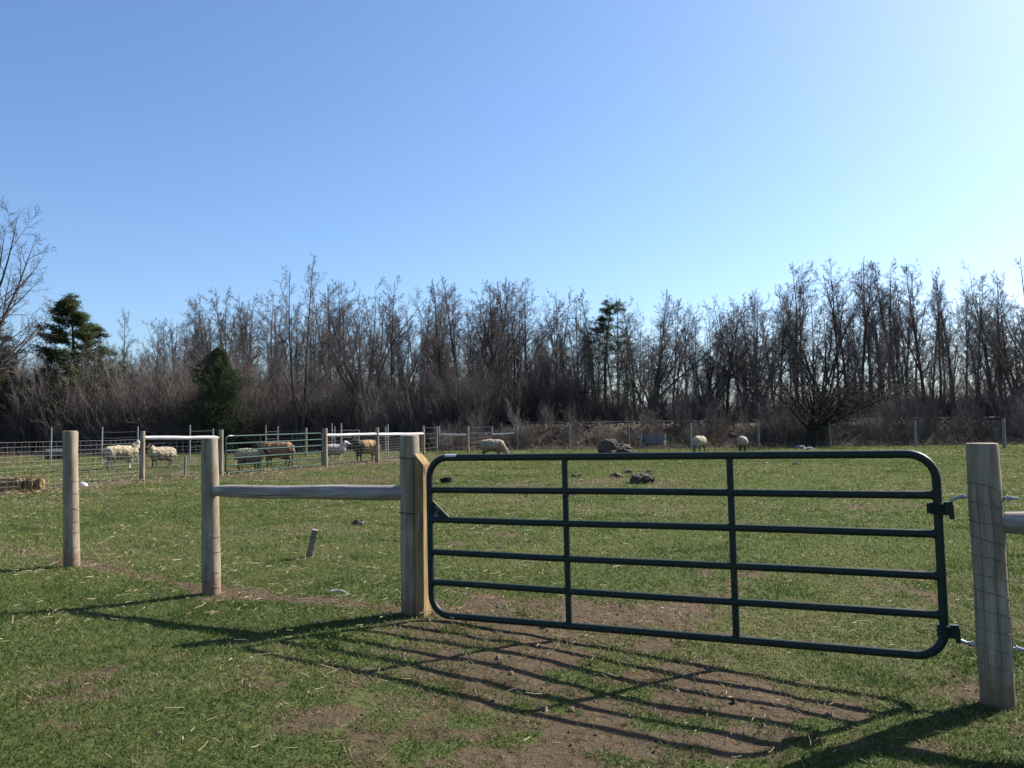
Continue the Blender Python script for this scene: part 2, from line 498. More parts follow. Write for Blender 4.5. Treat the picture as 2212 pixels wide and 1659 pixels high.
vo = t.nodes.new('ShaderNodeTexVoronoi'); vo.feature = 'SMOOTH_F1'; vo.inputs['Scale'].default_value = 8.5; vo.inputs['Smoothness'].default_value = 0.35
wv = t.nodes.new('ShaderNodeMix'); wv.data_type = 'VECTOR'; wv.inputs[0].default_value = 0.12
nz_ = t.nodes.new('ShaderNodeTexNoise'); nz_.inputs['Scale'].default_value = 5; t.links.new(P, nz_.inputs['Vector'])
t.links.new(P, wv.inputs[4]); t.links.new(nz_.outputs['Color'], wv.inputs[5]); t.links.new(wv.outputs[1], vo.inputs['Vector'])
hp = t.nodes.new('ShaderNodeMapRange'); hp.inputs['From Min'].default_value = 0.12; hp.inputs['From Max'].default_value = 0.38
t.links.new(vo.outputs['Distance'], hp.inputs['Value'])
ha = t.nodes.new('ShaderNodeMath'); ha.operation = 'MULTIPLY_ADD'; ha.inputs[1].default_value = 0.55
t.links.new(hp.outputs[0], ha.inputs[0]); t.links.new(fine, ha.inputs[2])
bump(t, b, ha.outputs[0], 1.0, 0.035)
ground = bpy.data.objects.new('pasture_ground', np_mesh('pasture_ground', V, [Fq], 'ground_mat', col=colv))
link(ground); ground['kind'] = 'structure'

# ------------------------------------------------------------------ grass blades
def fan_points(n, y0, y1, halfw, power):
    """random ground points, denser towards the camera"""
    u = rng.random(n)
    k = 2 - power
    y = (y0 ** k + u * (y1 ** k - y0 ** k)) ** (1 / k)
    x = rng.uniform(-1, 1, n) * (halfw * y + 0.9)
    return x, y

gx, gy = fan_points(840000, 2.2, 34, 0.86, 1.62)
g2x, g2y = fan_points(110000, 30, 48.5, 0.86, 0.6)
gx, gy = np.concatenate([gx, g2x]), np.concatenate([gy, g2y])
bb = bare(gx, gy)
tuft = fbm(gx * 2.3, gy * 2.3, 61, 2)
fr = bb + 0.30 * vnoise(gx * 9, gy * 9, 91) + 0.22 * vnoise(gx * 23, gy * 23, 92)
keep = rng.random(len(gx)) > np.clip((fr - 0.30) * 2.6, 0, 0.95)
gx, gy, bb, tuft = gx[keep], gy[keep], bb[keep], tuft[keep]
n = len(gx)
dd = np.hypot(gx, gy)
lush = sstep(0.1, 0.6, tuft + 0.25 * sstep(1.0, 3.2, 0.8 * gx - 0.6 * (gy - 4.6)))
h = (0.012 + 0.016 * rng.random(n) + 0.026 * lush * rng.random(n)) * (1 + 0.03 * dd)
w = (0.0012 + 0.00052 * dd) * rng.uniform(0.7, 1.3, n)
ang = rng.uniform(0, 2 * np.pi, n)
lean = rng.uniform(0.2, 1.9, n) * h
la = rng.uniform(0, 2 * np.pi, n)
z0 = gz(gx, gy) - 0.008
V = np.empty((n, 3, 3), np.float32)
V[:, 0] = np.stack([gx - np.cos(ang) * w, gy - np.sin(ang) * w, z0], -1)
V[:, 1] = np.stack([gx + np.cos(ang) * w, gy + np.sin(ang) * w, z0], -1)
V[:, 2] = np.stack([gx + np.cos(la) * lean, gy + np.sin(la) * lean, z0 + h], -1)
tone = rng.random(n)
patch = fbm(gx * 0.55, gy * 0.55, 71, 3)
patch2 = fbm(gx * 3.1, gy * 3.1, 73, 2)
gA, gB, gC, gD = np.array([0.0520, 0.0900, 0.0170]), np.array([0.1420, 0.1720, 0.0480]), np.array([0.1650, 0.1353, 0.0660]), np.array([0.2772, 0.2310, 0.1320])
k1 = np.clip(0.18 + 0.55 * sstep(4.5, 12, dd) + 0.60 * patch + 0.40 * patch2 + 0.4 * (tone - 0.5) - 0.3 * lush, 0, 1)[:, None]
colb = gA * (1 - k1) + gB * k1
broad = fbm(gx * 0.33, gy * 0.5, 77, 3)
dryp = np.clip(0.15 + 0.30 * patch + 0.25 * patch2 + 0.55 * broad + 0.6 * (bb - 0.05) - 0.30 * lush + 0.10 * sstep(0.5, -1.5, gx) * sstep(8, 4, gy) - 0.10 * sstep(0.5, 3, gx), 0.04, 0.9)
isdry = rng.random(n) < dryp
colb[isdry] = gC + (gD - gC) * rng.random((isdry.sum(), 1))
colb *= rng.uniform(0.75, 1.25, (n, 1))
colb = np.concatenate([colb, np.ones((n, 1))], 1)
grass = bpy.data.objects.new('grass', np_mesh('grass', V.reshape(-1, 3), [np.arange(3 * n).reshape(-1, 3)], 'grass_blade', False, np.repeat(colb, 3, 0)))
link(grass); props(grass, 'short patchy green pasture grass with dry blades', 'grass', kind='stuff')

# ------------------------------------------------------------------ scattered straw
sx, sy = fan_points(36000, 2.4, 36, 0.80, 1.15)
dens = 0.045 + 1.5 * np.clip(fbm(sx * 0.8, sy * 0.8, 81, 3) * 1.3 - 0.02, 0, 1) * np.clip(fbm(sx * 3.1, sy * 3.1, 83, 2) + .5, 0, 1)
pf = seg_dist(sx, sy, PEN)
dens += 0.9 * np.exp(-((pf - 0.6) / 0.8) ** 2)
tr = seg_dist(sx, sy, [(P_LEFT.x, P_LEFT.y), (P_RAIL.x, P_RAIL.y), (P_GATE.x, P_GATE.y)])
dens += 0.35 * np.exp(-(tr / 0.7) ** 2)
dens += 0.28 * np.exp(-(np.hypot(sx + 0.3, (sy - 11) / 3.0) / 2.2) ** 2) + 0.3 * np.exp(-(np.hypot(sx - 0.9, sy - 6.6) / 0.6) ** 2)
dens *= 0.55 + 0.45 * sstep(4.5, 7.5, sy)
kk = rng.random(len(sx)) < dens
sx, sy = sx[kk], sy[kk]
n = len(sx)
ds = np.hypot(sx, sy)
L = rng.gamma(2.6, 0.013, n) * (1 + 0.022 * ds) + 0.015
wd = rng.uniform(0.0009, 0.0021, n) * (1 + 0.12 * ds)
a_ = rng.uniform(0, np.pi, n)
el = rng.normal(0.06, 0.13, n)
zc = gz(sx, sy) + 0.022 + 0.0006 * ds + rng.random(n) * 0.02 + np.abs(np.sin(el)) * L * 0.5
dx, dy, dz = np.cos(a_) * np.cos(el), np.sin(a_) * np.cos(el), np.sin(el)
c = np.stack([sx, sy, zc], -1); dv = np.stack([dx, dy, dz], -1) * (L / 2)[:, None]
sv = np.stack([-np.sin(a_), np.cos(a_), np.zeros(n)], -1) * wd[:, None]
uv = np.zeros((n, 3)); uv[:, 2] = wd * 1.6
bend = np.stack([-np.sin(a_), np.cos(a_), rng.random(n)], -1) * (L * rng.normal(0, 0.04, n))[:, None]
V = np.empty((n, 9, 3))
for q, (s_, bo) in enumerate(((-1, 0), (0, 1), (1, 0))):
    cc = c + dv * s_ + bend * bo
    V[:, q * 3] = cc - sv; V[:, q * 3 + 1] = cc + sv; V[:, q * 3 + 2] = cc + uv
base = np.arange(n)[:, None] * 9
Fs = []
for q in (0, 1):
    for e in range(3):
        e2 = (e + 1) % 3
        Fs.append(base + np.array([[q * 3 + e, q * 3 + e2, q * 3 + 3 + e2, q * 3 + 3 + e]]))
cs = np.array([.20, .155, .085]) + (np.array([.44, .37, .23]) - np.array([.20, .155, .085])) * rng.random((n, 1)) ** 1.2
cs = np.concatenate([cs, np.ones((n, 1))], 1)
straw = bpy.data.objects.new('scattered_straw', np_mesh('scattered_straw', V.reshape(-1, 3), Fs, 'straw_mat', False, np.repeat(cs, 9, 0)))
link(straw); props(straw, 'loose pale straw stalks scattered over the pasture grass', 'straw', kind='stuff')

# small clods and droppings lying in the soil
cx_, cy_ = fan_points(16000, 2.4, 42, 0.74, 1.25)
bq = bare(cx_, cy_)
kk = rng.random(len(cx_)) < np.clip((bq - 0.25) * 0.9, 0.015, 0.8)
cx_, cy_ = cx_[kk], cy_[kk]; n = len(cx_)
oct_ = np.array([(1, 0, 0), (-.5, .87, 0), (-.5, -.87, 0), (.3, .5, .75), (-.65, .05, .8), (.25, -.55, .7)])
octf = np.array([(0, 1, 4), (0, 4, 3), (0, 3, 5), (2, 0, 5), (1, 2, 4), (2, 5, 4), (3, 4, 5)])
sc_ = rng.gamma(2.0, 0.0032, n) + 0.003 + 0.0009 * np.hypot(cx_, cy_)
an = rng.uniform(0, 6.28, n)
jit = rng.uniform(0.6, 1.35, (n, 6, 1))
Vr = oct_[None] * jit * sc_[:, None, None]
Vx = Vr[..., 0] * np.cos(an)[:, None] - Vr[..., 1] * np.sin(an)[:, None] + cx_[:, None]
Vy = Vr[..., 0] * np.sin(an)[:, None] + Vr[..., 1] * np.cos(an)[:, None] + cy_[:, None]
Vz = Vr[..., 2] + gz(cx_, cy_)[:, None] - 0.006
V = np.stack([Vx, Vy, Vz], -1).reshape(-1, 3)
Fc = (np.arange(n)[:, None, None] * 6 + octf[None]).reshape(-1, 3)
o = bpy.data.objects.new('soil_crumbs', np_mesh('soil_crumbs', V, [Fc], 'crumb', False))
link(o); props(o, 'loose dark soil crumbs strewn over the bare patches', 'soil', kind='stuff')

# ------------------------------------------------------------------ posts, rails and wires
def post_mb(height, r_top, r_bot, lean=(0, 0), seed=0, sides=22, rings=16, sink=0.12, slant=0.0):
    rs = np.random.default_rng(seed)
    a = np.linspace(0, 2 * np.pi, sides, endpoint=False)
    ph, am = rs.uniform(0, 6, 3), rs.uniform(0.006, 0.022, 3)
    mb = MB(); V = []
    hs = np.concatenate([np.linspace(-sink, height - 0.012, rings), [height - 0.003, height]])
    fl = np.concatenate([np.ones(rings), [0.97, 0.90]])
    for z, k in zip(hs, fl):
        f = (z + sink) / (height + sink)
        r = (r_bot + (r_top - r_bot) * f) * k
        rr = r * (1 + am[0] * np.sin(2 * a + ph[0] + z) + am[1] * np.sin(3 * a + ph[1] - z * 1.5) + am[2] * np.sin(z * 9 + ph[2]))
        zz = z + (slant * np.cos(a) * r if k < 1 else 0 * a)
        V.append(np.stack([np.cos(a) * rr + lean[0] * z, np.sin(a) * rr + lean[1] * z, zz], -1))
    V = np.concatenate(V)
    F = []
    for i in range(len(hs) - 1):
        for k in range(sides):
            k2 = (k + 1) % sides
            F.append((i * sides + k, i * sides + k2, (i + 1) * sides + k2, (i + 1) * sides + k))
    F.append(tuple((len(hs) - 1) * sides + k for k in range(sides)))
    return mb.add(V, F)

def add_post(parent, p, height, r_top, r_bot, lean=(0, 0), seed=0, mat='post_wood', label=None, name='post', sides=22, rings=16):
    o = post_mb(height, r_top, r_bot, lean, seed, sides, rings).obj(name, mat, parent)
    o.location = Vector(p) - parent.location
    if label: o['label'] = label
    return o

def add_rail(parent, p0, p1, r0, r1, mat='rail_wood', seed=0, name='rail', sides=16):
    """pole along local z so that its grain follows it"""
    p0, p1 = Vector(p0), Vector(p1)
    L = (p1 - p0).length
    rs = np.random.default_rng(seed)
    n = 18
    s = np.linspace(0, 1, n)
    P = np.stack([0.005 * np.sin(s * 3.1 + rs.uniform(0, 6)), -0.004 * np.sin(s * 3.14) + 0.003 * np.sin(s * 11 + rs.uniform(0, 6)), s * L], -1)
    rr = (r0 + (r1 - r0) * s) * (1 + 0.03 * np.sin(s * 13 + rs.uniform(0, 6)) + 0.035 * rs.uniform(-1, 1, n))
    rr[0] *= 0.86; rr[-1] *= 0.86
    mb = MB().tube(P, rr, sides, jitter=0.0)
    o = mb.obj(name, mat, parent)
    o.location = p0 - parent.location
    o.rotation_euler = (p1 - p0).to_track_quat('Z', 'Y').to_euler()
    return o

def sag_line(p0, p1, sag=0.02, n=7, jit=0.0, rs=None):
    p0, p1 = np.array(p0), np.array(p1)
    s = np.linspace(0, 1, n)
    P = p0 + (p1 - p0) * s[:, None]
    P[:, 2] -= sag * 4 * s * (1 - s)
    if jit and rs is not None: P[1:-1] += rs.normal(0, jit, (n - 2, 3))
    return P

def wire_span(parent, p0, p1, heights, r, mat, stay=0.15, jit=0.006, seed=0, stays=True, stay_r=None):
    """woven wire between two posts: every strand a part, the upright stays one part"""
    rs = np.random.default_rng(seed)
    p0, p1 = np.array(p0, float), np.array(p1, float)
    off = np.array(parent.location)
    L = np.linalg.norm(p1 - p0)
    n = max(4, int(L / 0.5))
    s = np.linspace(0, 1, n)
    for hgt in heights:
        P = p0 + (p1 - p0) * s[:, None]
        P[:, 2] += hgt
        P[1:-1] += rs.normal(0, jit, (n - 2, 3))
        MB().tube(P - off, r, 3, caps=False).obj('wire_strand', mat, parent)
    if stays:
        mb = MB()
        k = int(L / stay)
        for i in range(1, k):
            f = i / k
            b_ = p0 + (p1 - p0) * f
            q = rs.normal(0, jit, 3)
            mb.tube(np.array([b_ + (0, 0, heights[0]) + q * .5, b_ + (0, 0, 0.5 * (heights[0] + heights[-1])) + q, b_ + (0, 0, heights[-1])]) - off, stay_r or r * 0.85, 3, caps=False)
        mb.obj('stay_wires', mat, parent)

# --- near fence, left of the gate
nf = thing('post_and_rail_fence', P_GATE, 'weathered round post fence with one pole rail and woven wire, left of the green gate', 'fence')
add_post(nf, P_OUT, 1.46, 0.078, 0.088, (0.0, 0), 11)
add_post(nf, P_LEFT, 1.45, 0.073, 0.082, (-0.028, 0), 12, label='leftmost weathered post of the near fence')
add_post(nf, P_RAIL, 1.385, 0.072, 0.083, (-0.020, 0), 13, label='weathered post carrying the left end of the pole rail')
gp = add_post(nf, P_GATE, 1.415, 0.077, 0.090, (-0.010, 0), 14, label='thick post beside the latch end of the green gate')
def pz(p, z): return Vector((p.x, p.y, p.z + z))
r0 = at_y(466, 1061, P_RAIL.y - 0.06); r1 = at_y(884, 1064, P_GATE.y - 0.02)
add_rail(nf, r0, r1, 0.056, 0.062, 'grey_rail_wood', seed=3)
hs_near = [0.08, 0.18, 0.29, 0.41, 0.54, 0.68, 0.84, 1.02, 1.2]
for k, (a_, b_) in enumerate(((P_OUT, P_LEFT), (P_LEFT, P_RAIL), (P_RAIL, P_GATE))):
    wire_span(nf, Vector(a_) + Vector((0.03, 0.085, 0)), Vector(b_) + Vector((-0.03, 0.085, 0)), hs_near, 0.0010, 'dull_wire', 0.16, 0.006, 40 + k)
# wire turned round the posts
def wraps(parent, p, r, zs, mat, tilt=0.03, rad=0.0016, lean=(0, 0), name='wire_wrap'):
    a = np.linspace(0, 2 * np.pi, 26, endpoint=False)
    for i, z in enumerate(zs):
        th = tilt * (1 + 0.4 * math.sin(i * 2.1))
        P = np.stack([np.cos(a) * (r + .0025) + lean[0] * z, np.sin(a) * (r + .0025) + lean[1] * z, z - th * np.cos(a + 0.3 * math.sin(i))], -1)
        o = MB().tube(P, rad, 5, closed=True).obj(name, mat, parent); o.location = Vector(p) - parent.location
wraps(nf, P_LEFT, 0.080, [0.12, 0.26, 0.39, 0.52, 0.66, 0.80, 0.95], 'dull_wire', 0.05, lean=(-0.028, 0))
wraps(nf, P_RAIL, 0.0815, [0.10, 0.25, 0.4, 0.55], 'dull_wire', 0.05, lean=(-0.02, 0))
wraps(nf, P_GATE, 0.0855, [0.80, 1.235], 'rust', 0.004, 0.004, lean=(-0.01, 0))

# squared new timber fixed to the gate post
gdir = Vector((GATE_R[0] - GATE_L[0], GATE_R[1] - GATE_L[1], 0)).normalized()
gnor = Vector((-gdir.y, gdir.x, 0))
gang = math.atan2(gdir.y, gdir.x)
tb = MB()
bw, bd, bh = 0.076, 0.13, 1.27
Vb = []
nz = 9
for i in range(nz):
    z = -0.05 + (bh + 0.05) * i / (nz - 1)
    for (x, y) in ((0, -bd / 2), (bw, -bd / 2), (bw, bd / 2), (0, bd / 2)):
        zz = z - (x / bw) * 0.085 if i == nz - 1 else z
        if i == nz - 2: zz = min(z, bh - 0.12)
        Vb.append((x, y, zz))
Fb = [(3, 2, 1, 0), tuple(range((nz - 1) * 4, nz * 4))]
for i in range(nz - 1):
    for k in range(4):
        k2 = (k + 1) % 4
        Fb.append((i * 4 + k, i * 4 + k2, i * 4 + 4 + k2, i * 4 + 4 + k))
tb.add(Vb, Fb)
o = tb.obj('stop_timber', 'new_pine', nf, smooth=False)
tpos = P_GATE + gdir * 0.072 - gnor * 0.01
o.location = tpos - P_GATE
o.rotation_euler = (0, 0.0, gang + 0.05)
bv = o.modifiers.new('edge', 'BEVEL'); bv.width = 0.004; bv.segments = 1
o['label'] = 'yellow squared timber with a slanted sawn top'
# latch chain hanging on the timber
ch = MB()
a = np.linspace(0, 2 * np.pi, 10, endpoint=False)
for i in range(7):
    zc = 0.80 - 0.021 * i
    if i % 2 == 0: P = np.stack([np.cos(a) * 0.0075, 0 * a, zc + np.sin(a) * 0.014], -1)
    else: P = np.stack([0 * a, np.cos(a) * 0.0075, zc + np.sin(a) * 0.014], -1)
    ch.tube(P, 0.0026, 5, closed=True)
ch.tube([(0, 0.03, 0.815), (0, -0.008, 0.818)], 0.004, 6)
o = ch.obj('latch_chain', 'galvanised', nf)
o.location = tpos - P_GATE + gdir * 0.045 - gnor * (bd / 2 + 0.008)
o.rotation_euler = (0, 0, gang)

# --- tube gates
def rounded_loop(L, H, r, n=9):
    pts = []
    for cx, cz, a0 in ((L - r, H - r, 0), (r, H - r, 90), (r, r, 180), (L - r, r, 270)):
        for k in range(n):
            a = math.radians(a0 + 90 * k / (n - 1))
            pts.append((cx + r * math.cos(a), 0, cz + r * math.sin(a)))
    return np.array(pts)

def make_gate(p_bl, p_br, H, R, label, rt=0.0262, sides=14, detail=True, group=None, paint='green_paint'):
    """p_bl / p_br: the bottom corners (tube centres); hinge end is p_br"""
    p_bl, p_br = Vector(p_bl), Vector(p_br)
    L = (p_br - p_bl).length
    o = thing('tube_gate', p_bl, label, 'gate', group)
    d = (p_br - p_bl).normalized()
    up = Vector((0, 0, 1)); up = (up - d * up.dot(d)).normalized()
    yv = up.cross(d)
    o.rotation_euler = Matrix((d, yv, up)).transposed().to_euler()
    MB().tube(rounded_loop(L, H, R), rt, sides, closed=True).obj('frame', paint, o)
    for k in range(1, 5):
        z = H * (k / 5.0 + (0.004 if k % 2 else -0.004))
        e_ = rt * 0.95
        xs = np.concatenate([[0.0, e_, e_ + .006, e_ + .012], np.linspace(0.1, L - 0.1, 10), [L - e_ - .012, L - e_ - .006, L - e_, L]])
        P = np.stack([xs, 0 * xs, np.full(len(xs), z) + 0.002 * np.sin(xs * 2.2 + k)], -1)
        rr = np.full(len(xs), rt * 0.93); rr[[1, 2, -3, -2]] *= 1.17
        MB().tube(P, rr, sides, caps=False).obj('bar', paint, o)
    for f in (0.322, 0.655):
        MB().tube([(L * f, 0, 0.0), (L * f, 0, H)], rt * 0.88, sides, caps=False).obj('upright', paint, o)
    st = MB()
    aa = np.linspace(math.radians(20), math.radians(100), 6)
    x0, x1 = (0.15, 0.25) if detail else (0.15, 0.33)
    Vs = []
    for x in (x0, x1):
        for q in aa: Vs.append((x, -math.cos(q) * (rt + .0012), H + math.sin(q) * (rt + .0012)))
    st.add(Vs, [(i, i + 6, i + 7, i + 1) for i in range(5)])
    st.obj('sticker', 'sticker', o)
    return o, L

HG = 1.20
gbl = at_y(933, 1327, GATE_L[1]); gbr = at_y(2043, 1420, GATE_R[1])
gate, GL = make_gate(gbl, gbr, HG, 0.155, 'dark green six bar tubular steel gate in the foreground, closed')
# latch gusset, pale rods standing in for its white marks, hanging ring
gu = MB()
q0, q1 = 0.60 * HG, 0.60 * HG + 0.155
gu.add([(0.0, -.006, q0), (0.20, -.006, q0), (0.0, -.006, q1 + .02), (0.0, .006, q0), (0.20, .006, q0), (0.0, .006, q1 + .02)],
       [(0, 1, 2), (5, 4, 3), (0, 3, 4, 1), (1, 4, 5, 2), (2, 5, 3, 0)])
gu.obj('latch_plate', 'green_paint', gate, smooth=False)
MB().tube([(0.055, -.010, q0 + .112), (0.085, -.012, q0 + .085), (0.068, -.012, q0 + .066), (0.05, -.012, q0 + .045), (0.075, -.012, q0 + .028)], 0.0035, 6).obj('plate_mark', 'galvanised', gate)
MB().tube([(0.03, -.011, q0 + .030), (0.075, -.011, q0 + .042)], 0.003, 6).obj('plate_mark', 'galvanised', gate)
a = np.linspace(0, 2 * np.pi, 12, endpoint=False)
MB().tube(np.stack([GL * 0.232 + np.cos(a) * .012, 0 * a, 0.8 * HG - 0.035 + np.sin(a) * .016], -1), 0.0035, 6, closed=True).obj('ring', 'rust', gate)
# hinge clamps on the gate
def clamp(z, bolt):
    mb = MB()
    aa = np.linspace(0, 2 * np.pi, 16, endpoint=False)
    for dz in (-.024, 0, .024):
        mb.tube(np.stack([GL + np.cos(aa) * .031, np.sin(aa) * .031, np.full(16, z + dz)], -1), 0.013, 6, closed=True)
    mb.box((GL + .054, 0, z), (.050, .034, .078))
    mb.box((GL + .070, 0, z - .02), (.026, .04, .086))
    if bolt:
        mb.box((GL - .043, 0, z), (.036, .036, .062))
        mb.tube([(GL - .05, -.03, z), (GL - .05, .03, z)], .008, 8)
    return mb.obj('hinge_clamp', 'green_paint', gate, smooth=False)
ZU, ZL = 0.0, 0.0
gi = gate.matrix_basis.copy()
gate_m = Matrix.LocRotScale(gate.location, gate.rotation_euler, None)
inv = gate_m.inverted()
up_w = at_y(2055, 1098, GATE_R[1] - .02); lo_w = at_y(2063, 1364, GATE_R[1] - .02)
zu, zl = (inv @ up_w).z, (inv @ lo_w).z
clamp(zu, True); clamp(zl, False)

# --- right fence: hinge post, rail, wire, hinge bolts
HPY = 4.80
base_r = at_y(2155, 1516, HPY)
P_HINGE = Vector((base_r.x, HPY, float(gz(base_r.x, HPY))))
top_r = at_y(2121, 957, HPY)
hh = top_r.z - P_HINGE.z
hlean = (top_r.x - P_HINGE.x) / hh
rf = thing('post_and_rail_fence', P_HINGE, 'thick round hinge post and pole rail with woven wire, right of the green gate', 'fence')
add_post(rf, P_HINGE, hh, 0.087, 0.093, (hlean, 0), 21, label='thick hinge post with woven wire wrapped round it', sides=30, rings=24)
P_FAR_R = P_HINGE + gdir * 2.6; P_FAR_R.z = float(gz(P_FAR_R.x, P_FAR_R.y))
add_post(rf, P_FAR_R, hh, 0.088, 0.096, (0, 0), 22)
r0 = at_y(2158, 1129, HPY - 0.01)
add_rail(rf, r0, Vector((P_FAR_R.x, P_FAR_R.y - .05, r0.z + 0.01)), 0.070, 0.066, 'grey_rail_wood', seed=9)
wire_span(rf, P_HINGE + Vector((0.05, 0.09, 0)), P_FAR_R + Vector((0, 0.09, 0)), hs_near, 0.0014, 'dull_wire', 0.16, 0.006, 77)
zz_ = [0.22 + 0.102 * i for i in range(11)]
wraps(rf, P_HINGE, 0.0915, zz_, 'dull_wire', 0.022, 0.0019, lean=(hlean, 0))
for aa, r_ in ((-2.5, .0945), (-0.75, .0945), (-1.75, .0935)):
    zs = np.linspace(0.2, 1.25, 12)
    MB().tube(np.stack([np.cos(aa + .04 * np.sin(zs * 9)) * r_ + hlean * zs, np.sin(aa + .04 * np.sin(zs * 9)) * r_, zs], -1), 0.0015, 5).obj('wire_wrap', 'dull_wire', rf)
MB().tube(np.stack([P_HINGE[0] * 0 + np.cos(np.linspace(-1.9, -.6, 8)) * .099 + hlean * 1.2, np.sin(np.linspace(-1.9, -.6, 8)) * .099, 1.22 - .10 * np.sin(np.linspace(0, 3.1, 8)) ], -1), 0.0016, 5).obj('wire_wrap', 'dull_wire', rf)

def jbolt(zpost_px, hook_local, upward):
    """threaded bolt through the post with its pin turned into the gate clamp"""
    pin = gate_m @ Vector(hook_local)
    pz_ = at_y(2110, zpost_px, HPY).z
    ax = Vector((P_HINGE.x + hlean * (pz_ - P_HINGE.z), HPY, pz_))
    d = Vector((ax.x - pin.x, ax.y - pin.y, 0)).normalized()
    far = ax + d * 0.165
    s = 1 if upward else -1
    P = [pin + Vector((0, 0, -s * 0.05)), pin, pin + Vector((0, 0, s * abs(pz_ - pin.z) * 0.55)) + d * 0.004]
    P += [Vector((pin.x, pin.y, pz_ - s * 0.010)) + d * 0.022, Vector((pin.x, pin.y, pz_)) + d * 0.05, far]
    off = rf.location
    mb = MB().tube([tuple(p - off) for p in P], [0.0085, 0.0085, 0.0095, 0.011, 0.0095, 0.0095], 10)
    o = mb.obj('hinge_bolt', 'galvanised', rf)
    for q in (-0.108, 0.112):
        nb = MB()
        c = ax + d * q - off
        nb.tube([tuple(c - d * 0.003), tuple(c + d * 0.003)], 0.021, 16)
        c2 = c + d * (0.013 if q > 0 else -0.013)
        nb.tube([tuple(c2 - d * 0.0125), tuple(c2 + d * 0.007)], 0.0145, 6)
        nb.obj('nut', 'galvanised', o, smooth=False)
    return o
jbolt(1075, (GL + .070, 0, zu + 0.03), True)
jbolt(1397, (GL + .070, 0, zl - 0.03), False)

# --- pen fence with white pole rails
pp = [Vector(on_ground(*p)) for p in PEN]
pen = thing('pen_fence', pp[3], 'pen fence of pale posts with bright pole rails, around the green pen gate', 'fence')
ph = [1.45, 1.45, 1.43, 1.44, 1.45, 1.46, 1.46, 1.36]
for k, p in enumerate(pp):
    if k in (1,): continue
    add_post(pen, p, ph[k], 0.070 if k != 5 else 0.095, 0.078 if k != 5 else 0.105, (0.0, 0), 30 + k, sides=12, rings=8)
def at_h(p, h): return Vector((p.x, p.y, p.z + h))
for k, (i, j, h0, h1) in enumerate(((3, 4, 1.24, 1.20), (5, 6, 1.19, 1.19), (6, 7, 1.18, 1.11))):
    dv = (pp[j] - pp[i]).normalized()
    add_rail(pen, at_h(pp[i], h0) + dv * 0.06, at_h(pp[j], h1) - dv * 0.06, 0.062, 0.060, seed=50 + k, sides=10)
hs_pen = [0.04 + 0.115 * i for i in range(11)]
for k, (i, j) in enumerate(((0, 1), (1, 2), (2, 3), (3, 4), (5, 6), (6, 7))):
    wire_span(pen, pp[i], pp[j], hs_pen, 0.0030, 'wire_metal', 0.20, 0.010, 60 + k, stay_r=0.0020)
pk = at(400, 1028)
add_post(pen, pk, 0.62, 0.035, 0.038, (0, 0), 3, sides=8, rings=4, mat='old_wood', name='short_stake')
gbl2 = at_y(494, 1021, pp[4].y + 0.15); 
d2 = (pp[5] - pp[4]); d2.z = 0; d2.normalize()
gbl2 = pp[4] + d2 * 0.22 + Vector((0, 0, 0.06))
gbr2 = pp[5] - d2 * 0.20 + Vector((0, 0, 0.10))
gate2, GL2 = make_gate(gbl2, gbr2, 1.18, 0.14, 'small looking green tubular gate of the sheep pen, in the distance', detail=False, rt=0.027, sides=8, paint='pen_gate_paint')

# --- thin steel posts and strands behind the pen
def post_line(name, pts, label, r, h, mat, heights, wire_r, wire_mat='wire_metal', lean=None, sides=6, stays=None, wires=True):
    P = [at(a, b) for a, b in pts]
    o = thing(name, P[0], label, 'fence')
    for k, p in enumerate(P):
        hh = h[k] if isinstance(h, (list, tuple)) else h
        rr = r[k] if isinstance(r, (list, tuple)) else r
        mt = mat[k] if isinstance(mat, (list, tuple)) else mat
        add_post(o, p, hh, rr, rr * 1.08, ((lean[k] if lean else 0), 0), 90 + k, mt, sides=sides if rr < .05 else 10, rings=6)
    if wires:
        for k in range(len(P) - 1):
            wire_span(o, P[k], P[k + 1], heights, wire_r, wire_mat, stays or 1.0, 0.012, 7 * k, stays=bool(stays))
    return o, P
post_line('steel_post_fence', [(110, 1001), (220, 1004), (297, 1000), (410, 998), (460, 994)], 'thin grey steel post fence behind the two white sheep on the left', 0.035, [1.62, 1.62, 1.62, 1.68, 1.5], 'steel_post', [0.15, 0.4, 0.65, 0.9, 1.15, 1.4], 0.0032)
post_line('steel_post_fence', [(574, 990), (600, 988), (661, 986), (717, 989), (723, 985), (737, 990), (776, 984), (833, 988), (838, 982)], 'thin grey steel posts and wire strands behind the green pen gate', [.03, .03, .06, .028, .028, .045, .028, .03, .035],
          [1.62, 1.55, 1.45, 1.65, 1.5, 1.65, 1.3, 1.5, 1.6], ['steel_post', 'steel_post', 'post_wood', 'steel_post', 'steel_post', 'old_wood', 'steel_post', 'steel_post', 'steel_post'], [0.3, 0.62, 0.95, 1.3], 0.0050)
post_line('steel_post_fence', [(-60, 968), (22, 964), (50, 963), (96, 964), (175, 966), (250, 962)], 'far low wire fence with short posts at the left edge, beyond the trampled ground', 0.035, [0.95] * 6, 'old_wood', [0.3, 0.6, 0.88], 0.006)
wf, WP = post_line('far_rail_fence', [(915, 982), (943, 977), (949, 973), (1011, 970), (1063, 972), (1117, 971)], 'far fence with two short white pole rails, left of the grazing sheep', [.04, .07, .045, .065, .05, .07],
                   [1.5, 1.45, 1.45, 1.42, 1.4, 1.45], ['steel_post', 'old_wood', 'steel_post', 'post_wood', 'steel_post', 'old_wood'], [0.3, 0.55, 0.8, 1.05, 1.38], 0.0034)
add_rail(wf, at_h(WP[2], 0.92), at_h(WP[3], 0.96) - Vector((0.06, 0, 0)), 0.058, 0.058, seed=71, sides=8)
